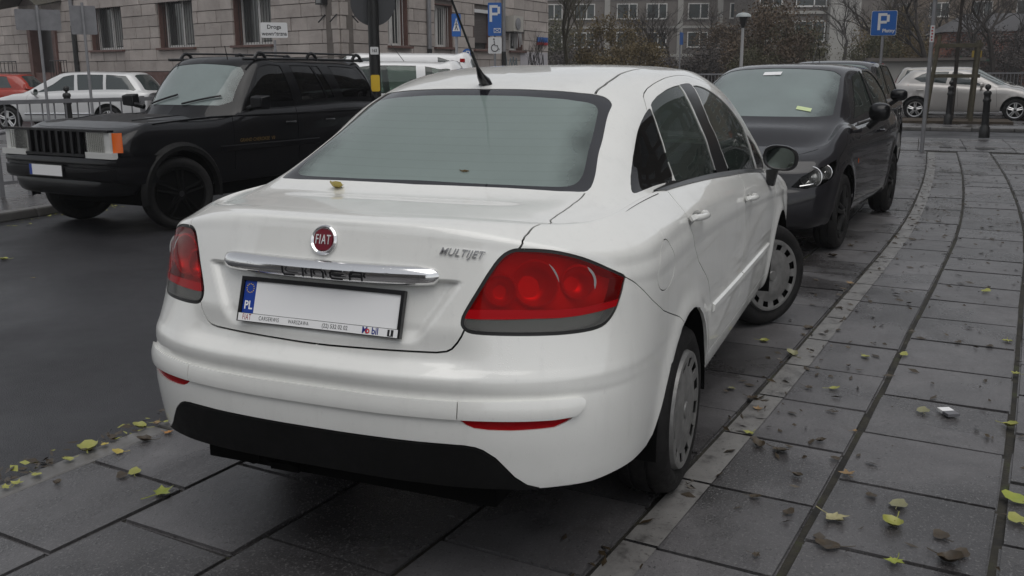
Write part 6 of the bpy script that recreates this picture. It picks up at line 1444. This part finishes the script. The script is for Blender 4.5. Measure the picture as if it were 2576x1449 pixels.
for px, F, h, k, lb, wp in ((1425, 46, 9.5, 0, 'tall upright bare willow right of the stone building', True), (1470, 50, 9, 1, 'second upright bare willow beside the first', True), (1640, 50, 8.0, 0, 'crooked bare tree in front of the grey block', False), (1690, 58, 9, 1, 'bare tree behind the crooked one', False), (1800, 62, 9, 2, 'bare tree left of the park lamp', False), (1900, 66, 10, 3, 'bare tree right behind the park lamp', False), (1560, 64, 9, 3, 'bare tree left of centre before the block windows', False),
    (2180, 52, 10, 1, 'bare tree right of the pale tower end', False), (2260, 60, 11, 2, 'bare tree behind the Płatny sign', False), (2330, 50, 11, 3, 'bare dark-trunked tree left of the young tree', False), (2440, 55, 11, 0, 'bare tree right of the young tree', False), (2500, 45, 10, 1, 'big bare tree near the right edge', False), (2560, 60, 11, 2, 'bare tree cut by the right edge', False), (2400, 75, 12, 3, 'bare tree behind the red house', False), (2230, 80, 12, 0, 'tall bare tree far back right of the tower', False), (2120, 78, 12, 2, 'bare tree over the pale tower end', False), (2530, 80, 13, 0, 'far bare tree at upper right', False), (2300, 90, 13, 1, 'far bare tree behind the others at right', False)):
    x, y = V2(px, F); bare_tree(x, y, h, lb, k, 'bark2' if wp else 'bark', wp, None, 1.15)
for px, F, rx, h, k, mt, lb in ((1600, 47, 2.1, 3.1, 0, 0, 'ochre yellow bush in front of the grey block'), (1545, 50, 2.0, 4.4, 1, 0, 'taller ochre bush left of the crooked tree'), (1700, 52, 2.2, 2.6, 2, 2, 'grey twiggy bush below the crooked tree'), (1790, 50, 2.2, 2.8, 3, 2, 'grey twiggy bush left of the lamp post'), (1830, 55, 2.2, 4.3, 0, 1, 'brown bush behind the lamp post'), (1930, 47, 2.3, 5.0, 1, 1, 'large brown bush right of the park lamp'), (1975, 50, 2.1, 4.6, 2, 3, 'olive brown bush before the pale tower'), (1895, 45, 1.6, 2.6, 3, 3, 'low olive bush at the foot of the park lamp'),
    (2195, 48, 1.3, 3.4, 0, 3, 'dark conical bush left of the Płatny sign post'), (2255, 58, 2.4, 5.2, 1, 0, 'ochre tree crown behind the Płatny sign'), (2350, 70, 2.5, 4.6, 2, 1, 'brown bush in front of the red house'), (2480, 60, 2.6, 4.4, 3, 2, 'grey brown thicket at right'), (2560, 52, 2.4, 3.8, 0, 2, 'grey brown thicket at the right edge'), (1440, 60, 2.2, 3.4, 2, 2, 'grey twiggy bush at the foot of the willows'), (1390, 66, 2.4, 5.0, 3, 3, 'olive bush beside the stone building end')):
    x, y = V2(px, F); bush(x, y, rx, h, lb, k, mt)
wt = thing('shrub', 'thin bare shrub in a planter by the end of the stone building', 'shrub', (30.6, 11.2, .04)); c = link('crown', WEEP[0].copy(), M['bark'], wt); c.scale = (.42, .42, .45); c.location = (0, 0, .5); c.data.materials.clear(); c.data.materials.append(M['bark']); MB().lathe([(.28, 0), (.42, .5), (.45, .52), (.40, .5)], 18).build('planter', M['brown'], wt)
# railings round the square
for (p0, p1, lb) in ((V2(1700, 39), V2(2010, 39), 'low grey railing round the square behind the dark hatchback'), (V2(2330, 42), V2(2620, 40), 'low grey railing behind the silver cars at right')):
    L_ = math.hypot(p1[0]-p0[0], p1[1]-p0[1]); t = thing('park_railing', lb, 'railing', (p0[0], p0[1], .02), math.atan2(p1[1]-p0[1], p1[0]-p0[0]))
    MB().box((L_/2, 0, 1.38), (L_, .06, .06)).build('top_rail', M['zinc'], t, 0); MB().box((L_/2, 0, .25), (L_, .05, .05)).build('bottom_rail', M['zinc'], t, 0)
    m = MB()
    for k in range(int(L_/.14)): m.box((k*.14+.07, 0, .8), (.022, .022, 1.1))
    o = m.build('bars', M['zinc'], t, 0); o['kind'] = 'stuff'
    for k in range(int(L_/2.5)+1): MB().box((min(k*2.5, L_), 0, .7), (.08, .08, 1.4)).build('post', M['zinc'], t, 0)
x, y = V2(2455, 48); t = thing('information_board', 'small yellow notice above a green gate at far right', 'notice', (x, y, 0)); MB().box((0, 0, 2.3), (.06, .45, .32)).build('board', plain('yellow_board', (.32, .22, .03), .5), t, 0); MB().box((0, -.7, 1.1), (.06, .08, 2.2)).box((0, .7, 1.1), (.06, .08, 2.2)).box((0, 0, 2.0), (.05, 1.4, .08)).box((0, 0, .3), (.05, 1.4, .08)).box((0, 0, 1.1), (.04, .05, 1.8)).build('gate_frame', plain('green_steel', (.03, .08, .05), .5), t, 0)
# person in a pink coat half hidden by the cars
x, y = V2(2218, 36); pe = thing('person', 'person in a pink coat walking behind the parked cars', 'person', (x, y, .02))
MB().lathe([(.06, .02), (.075, .10), (.08, .45), (.15, .55), (.21, .62), (.24, .85), (.20, 1.10), (.23, 1.30), (.20, 1.42), (.07, 1.48), (.06, 1.52)], 16).tube([(0, .22, 1.36), (.06, .28, 1.1), (.14, .24, .9)], .055, 8, True, .035).tube([(0, -.22, 1.36), (-.02, -.28, 1.1), (.06, -.26, .88)], .055, 8, True, .035).build('body', plain('pink_coat', (.42, .03, .09), .8), pe)
MB().lathe([(.05, 1.50), (.085, 1.56), (.105, 1.64), (.10, 1.70), (.06, 1.75), (.001, 1.765)], 16).build('head', plain('knit_hat', (.30, .05, .07), .9), pe)
# far parked car tops at the right edge
far_car, _f = auto_car('parked_car', 'pale car far back at the right edge behind the railing', M['silver2'], V2(2590, 52)+(0, 1.5), L=4.3, wins=[[(1.72,.95),(2.05,.80),(2.30,.70),(2.62,.67),(2.68,.95)],[(2.78,.95),(2.74,.67),(3.3,.68),(3.5,.95)]])
grey_car, _g = auto_car('parked_car', 'dark bonnet of a car just beyond the silver hatchback nose', M['dark_car'], (33.6, -9.2, 0, 1.5), L=4.3, wins=[[(1.72,.95),(2.05,.80),(2.30,.70),(2.62,.67),(2.68,.95)],[(2.78,.95),(2.74,.67),(3.3,.68),(3.5,.95)]])
# ------------------------------------------------------------------ fallen leaves and litter
def leaf_mesh(kind, seed):
    rr = random.Random(seed); pts = []
    if kind == 'maple':
        n = 5
        for i in range(n):
            a = R(90)+R(-128+64*i); r1 = .5*(1 if i == 2 else .9 if i in (1, 3) else .62)
            pts += [(.24*math.cos(a-R(30)), .24*math.sin(a-R(30))), (r1*.72*math.cos(a-R(13)), r1*.72*math.sin(a-R(13))), (r1*math.cos(a), r1*math.sin(a)), (r1*.72*math.cos(a+R(13)), r1*.72*math.sin(a+R(13)))]
        pts.append((.05, -.16)); pts.append((-.05, -.16))
    else:
        for i in range(14):
            a = 2*math.pi*i/14; r_ = .36+.10*math.sin(a)+.05*(rr.random()-.5)+(.10 if i in (3, 4) else 0); pts.append((r_*math.cos(a)*.85, r_*math.sin(a)))
    V_ = [(0, 0, 0)]; cu = rr.uniform(.05, .4); fold = rr.uniform(-.3, .5)
    for (x, y) in pts: V_.append((x*.5, y*.5, 0))
    for (x, y) in pts: V_.append((x, y, cu*(x*x+y*y)+fold*abs(x)*.6+rr.uniform(0, .06)))
    n = len(pts); F_ = [(0, 1+i, 1+(i+1) % n) for i in range(n)]+[(1+i, 1+n+i, 1+n+(i+1) % n, 1+(i+1) % n) for i in range(n)]
    m = MB(); m.add(V_, F_); m.tube([(0, -.1, .01), (.03, -.5, .02), (.08, -.75, .06)], .016, 4); return m.mesh('fallen_leaf', 50)
def leafcol(nm, c1, c2): return weathered(nm, c1, c2, 3, (.35, .6), .2)
LC = {'g': leafcol('yellow_green_leaf', (.22, .24, .045), (.32, .31, .09)), 'G': leafcol('fresh_green_leaf', (.20, .25, .03), (.30, .32, .06)), 'y': leafcol('yellow_leaf', (.36, .28, .05), (.45, .36, .09)), 'b': leafcol('brown_wet_leaf', (.022, .016, .010), (.060, .042, .022)), 't': leafcol('tan_leaf', (.19, .12, .055), (.27, .18, .09)), 'p': leafcol('pale_faded_leaf', (.16, .16, .085), (.24, .23, .13)), 'o': leafcol('orange_leaf', (.34, .15, .03), (.42, .20, .05)), 'm': leafcol('pale_maple_leaf', (.26, .24, .12), (.36, .33, .18))}
LEAFME = {}
def leafm(kind, col, k):
    key = (kind, col, k)
    if key not in LEAFME:
        me = leaf_mesh(kind, k*7+3); me.materials.append(LC[col]); LEAFME[key] = me
    return LEAFME[key]
CNAME = {'g': 'yellow-green', 'G': 'fresh green', 'y': 'yellow', 'b': 'brown', 't': 'tan', 'p': 'faded', 'o': 'orange', 'm': 'pale'}
LEAVES = [(3.07,-1.37,'g',.07),(2.91,-1.16,'b',.04),(2.86,-1.3,'b',.05),(3.17,-1.56,'g',.07),(3.54,-1.84,'b',.07),(3.68,-2.1,'g',.09),(3.17,-.82,'g',.07),(2.27,-.8,'p',.06),(2.45,-1.25,'g',.07),(1.71,-.97,'g',.07),(1.58,-1.03,'b',.1),(1.57,-1.11,'b',.12),(1.56,-1.33,'b',.08),(1.42,-1.38,'t',.08),(1.34,-1.2,'b',.07),(1.09,-1.08,'b',.07),(1.0,-1.21,'b',.08),(1.02,-1.36,'m',.13),(1.06,-1.55,'g',.11),(1.2,-1.56,'p',.1),(1.01,-1.7,'b',.11),(.78,-1.56,'G',.085),(.86,-1.71,'b',.16),(.9,-1.75,'b',.1),(1.23,-1.94,'g',.1),(3.03,-2.09,'g',.07),(2.22,-1.99,'g',.09),(2.26,-1.65,'p',.09),(1.41,-1.96,'G',.12),(.66,-1.15,'b',.06),(1.73,-1.25,'b',.07),(2.11,-1.28,'b',.05),(2.17,-.91,'b',.11),(2.02,-.96,'t',.06),(3.55,-1.04,'b',.1),(3.56,-1.2,'b',.06),(3.52,-2.0,'b',.08),(2.42,-1.14,'b',.08),(2.95,-1.01,'p',.1),(.81,-1.37,'b',.12),(1.26,-1.47,'b',.08),(1.9,-1.38,'t',.04),(.52,1.49,'g',.15),(.42,1.48,'g',.08),(.26,1.48,'g',.07),(.17,1.48,'g',.08),(.8,1.47,'g',.1),(.89,1.42,'g',.05),(.87,1.45,'t',.06),(.79,1.32,'o',.07),(.69,1.34,'b',.1),(.41,1.14,'g',.09),(.37,1.16,'b',.08),(.31,.92,'G',.11),(.23,1.34,'b',.06),(.55,1.35,'y',.08),(.59,1.47,'y',.06),(.13,1.49,'g',.07),(3.53,5.54,'g',.12),(3.07,4.69,'y',.04),(7.06,-1.61,'b',.12),(6.54,-1.1,'b',.1),(5.99,-.98,'b',.14),(13.24,-2.5,'b',.1),(5.01,-2.07,'g',.1),(4.94,-1.19,'t',.07),(4.44,-1.58,'b',.07),(8.27,-1.84,'b',.1)]
ORD = ['nearest', 'second nearest', 'third nearest', 'fourth nearest', 'fifth nearest', 'sixth nearest', 'seventh nearest', 'eighth nearest', 'ninth nearest', 'tenth nearest', 'eleventh nearest', 'twelfth nearest', 'thirteenth nearest', 'fourteenth nearest']
def spot(x, y):
    if y > 2: return 'on the dark road at left'
    if y > 1.4: return 'in the gutter at the left kerb'
    if y > 0: return 'on the slabs left of the saloon'
    t = y-float(np.interp(x, _xs, _ys))
    if x > 4.3: return 'on the far paving at right'
    return 'on the slabs beside the saloon' if t > .52 else 'on the painted line' if t > .37 else 'on the slab row just right of the painted line' if t > 0 else 'on the second slab row right of the painted line' if t > -.565 else 'on the slab row at the right edge'
grp = {}
for L_ in LEAVES: grp.setdefault((L_[2], spot(L_[0], L_[1])), []).append(L_)
for g_ in grp.values(): g_.sort(key=lambda q: math.hypot(q[0]-CAM[0], q[1]-CAM[1]))
for i, (x, y, c, s_) in enumerate(LEAVES):
    w_ = spot(x, y); g_ = grp[(c, w_)]; k_ = g_.index((x, y, c, s_))
    lb = f'{CNAME[c]} fallen leaf {w_}' if len(g_) == 1 else f'{ORD[k_]} {CNAME[c]} fallen leaf {w_}'
    if c == 'm': lb = 'big pale star-shaped maple leaf on the slabs at lower right'
    o = link('fallen_leaf', leafm('maple' if c == 'm' or (i % 4 == 1) else 'plain', c, i % 4)); tag(o, lb, 'leaf', f'{CNAME[c]} fallen leaves')
    s2 = s_*(.85 if y > 1 else (.8 if c == 'b' else 1.0)); o.location = (x, y, (.004 if y < 2.0 else -.046)+.004); o.rotation_euler = (random.uniform(-.12, .12), random.uniform(-.12, .12), random.uniform(0, 6.28)); o.scale = (s2, s2*random.uniform(.75, 1), s2)
for (x, y, z, c, s_, lb) in ((.568, .284, 1.121, 'y', .075, 'yellow leaf lying on the boot lid'), (.70, -.132, 1.165, 't', .06, 'curled tan leaf stuck at the foot of the rear window')):
    o = link('fallen_leaf', leafm('plain', c, 2)); tag(o, lb, 'leaf', 'leaves on the saloon'); o.location = (x, y, z); o.scale = (s_,)*3; o.rotation_euler = (.25, -.3, 2.2)
# crumbs of leaf and twig that nobody could count
def litter(name, label, pts, n, seed, mats):
    rr = random.Random(seed); m = MB()
    for _ in range(n):
        x, y, z = pts(rr); a = rr.uniform(0, 6.28); l_ = rr.uniform(.006, .035); w_ = l_*rr.uniform(.15, .6); c_, s_ = math.cos(a), math.sin(a)
        m.add([(x-c_*l_, y-s_*l_, z), (x+s_*w_, y-c_*w_, z+rr.uniform(0, .012)), (x+c_*l_, y+s_*l_, z+rr.uniform(0, .01)), (x-s_*w_, y+c_*w_, z)], [(0, 1, 2, 3)])
    return tag(m.build(name, mats, None, 0), label, 'leaf litter', None, 'stuff')
def pt_slab(rr): s_ = rr.uniform(-.6, 14)**1.0; x, y, _ = S(rr.uniform(-.6, 15), rr.uniform(-1.2, .55)); return x, y, .005
def pt_edge(rr): x, y, _ = S(rr.uniform(-2, 16), .52+rr.gauss(0, .10)); return x, y, .005
def pt_kerb(rr): x, y, _ = S(rr.uniform(-2.5, 4), 2.70+abs(rr.gauss(0, .07))); return x, y, (-.047 if rr.random() < .5 else .004)
def pt_suv(rr): x = rr.uniform(-1, 13); return x, 7.56-.0195*(x+6)-abs(rr.gauss(0, .16)), -.045
litter('leaf_litter', 'tiny brown crumbs of leaf scattered over the wet slabs', pt_slab, 650, 1, LC['b']); litter('leaf_litter', 'brown leaf crumbs along the painted line', pt_edge, 300, 2, LC['b'])
litter('leaf_litter', 'dark leaf crumbs in the gutter on the left', pt_kerb, 900, 3, LC['b']); litter('leaf_litter', 'yellow-green leaf bits in the gutter under the black SUV', pt_suv, 500, 4, LC['g']); litter('leaf_litter', 'yellow-green scraps along the left kerb', pt_kerb, 160, 5, LC['g'])
pk = thing('cigarette_packet', 'flattened white and grey cigarette packet on the slabs at right', 'litter', (2.28, -1.754, .005), .5); MB().box((.022, 0, .008), (.045, .055, .014)).build('white_half', M['plate_white'], pk, 0); MB().box((-.022, 0, .008), (.045, .055, .013)).build('grey_half', plain('grey_card', (.12, .12, .13), .4), pk, 0)

# ------------------------------------------------------------------ thin autumn mist over the whole street
hz = MB().box((70, 10, 14), (290, 240, 30.4)); ho = hz.build('haze', None, None, 0); ho['kind'] = 'stuff'; ho['label'] = 'thin grey autumn mist filling the street'
hm = bpy.data.materials.new('thin_mist'); hm.use_nodes = True; t_ = hm.node_tree; t_.nodes.remove(t_.nodes['Principled BSDF']); pv = t_.nodes.new('ShaderNodeVolumePrincipled'); pv.inputs['Density'].default_value = .0011; pv.inputs['Color'].default_value = (.92, .93, .95, 1); pv.inputs['Anisotropy'].default_value = .2
t_.links.new(pv.outputs[0], t_.nodes['Material Output'].inputs['Volume']); ho.data.materials.append(hm)
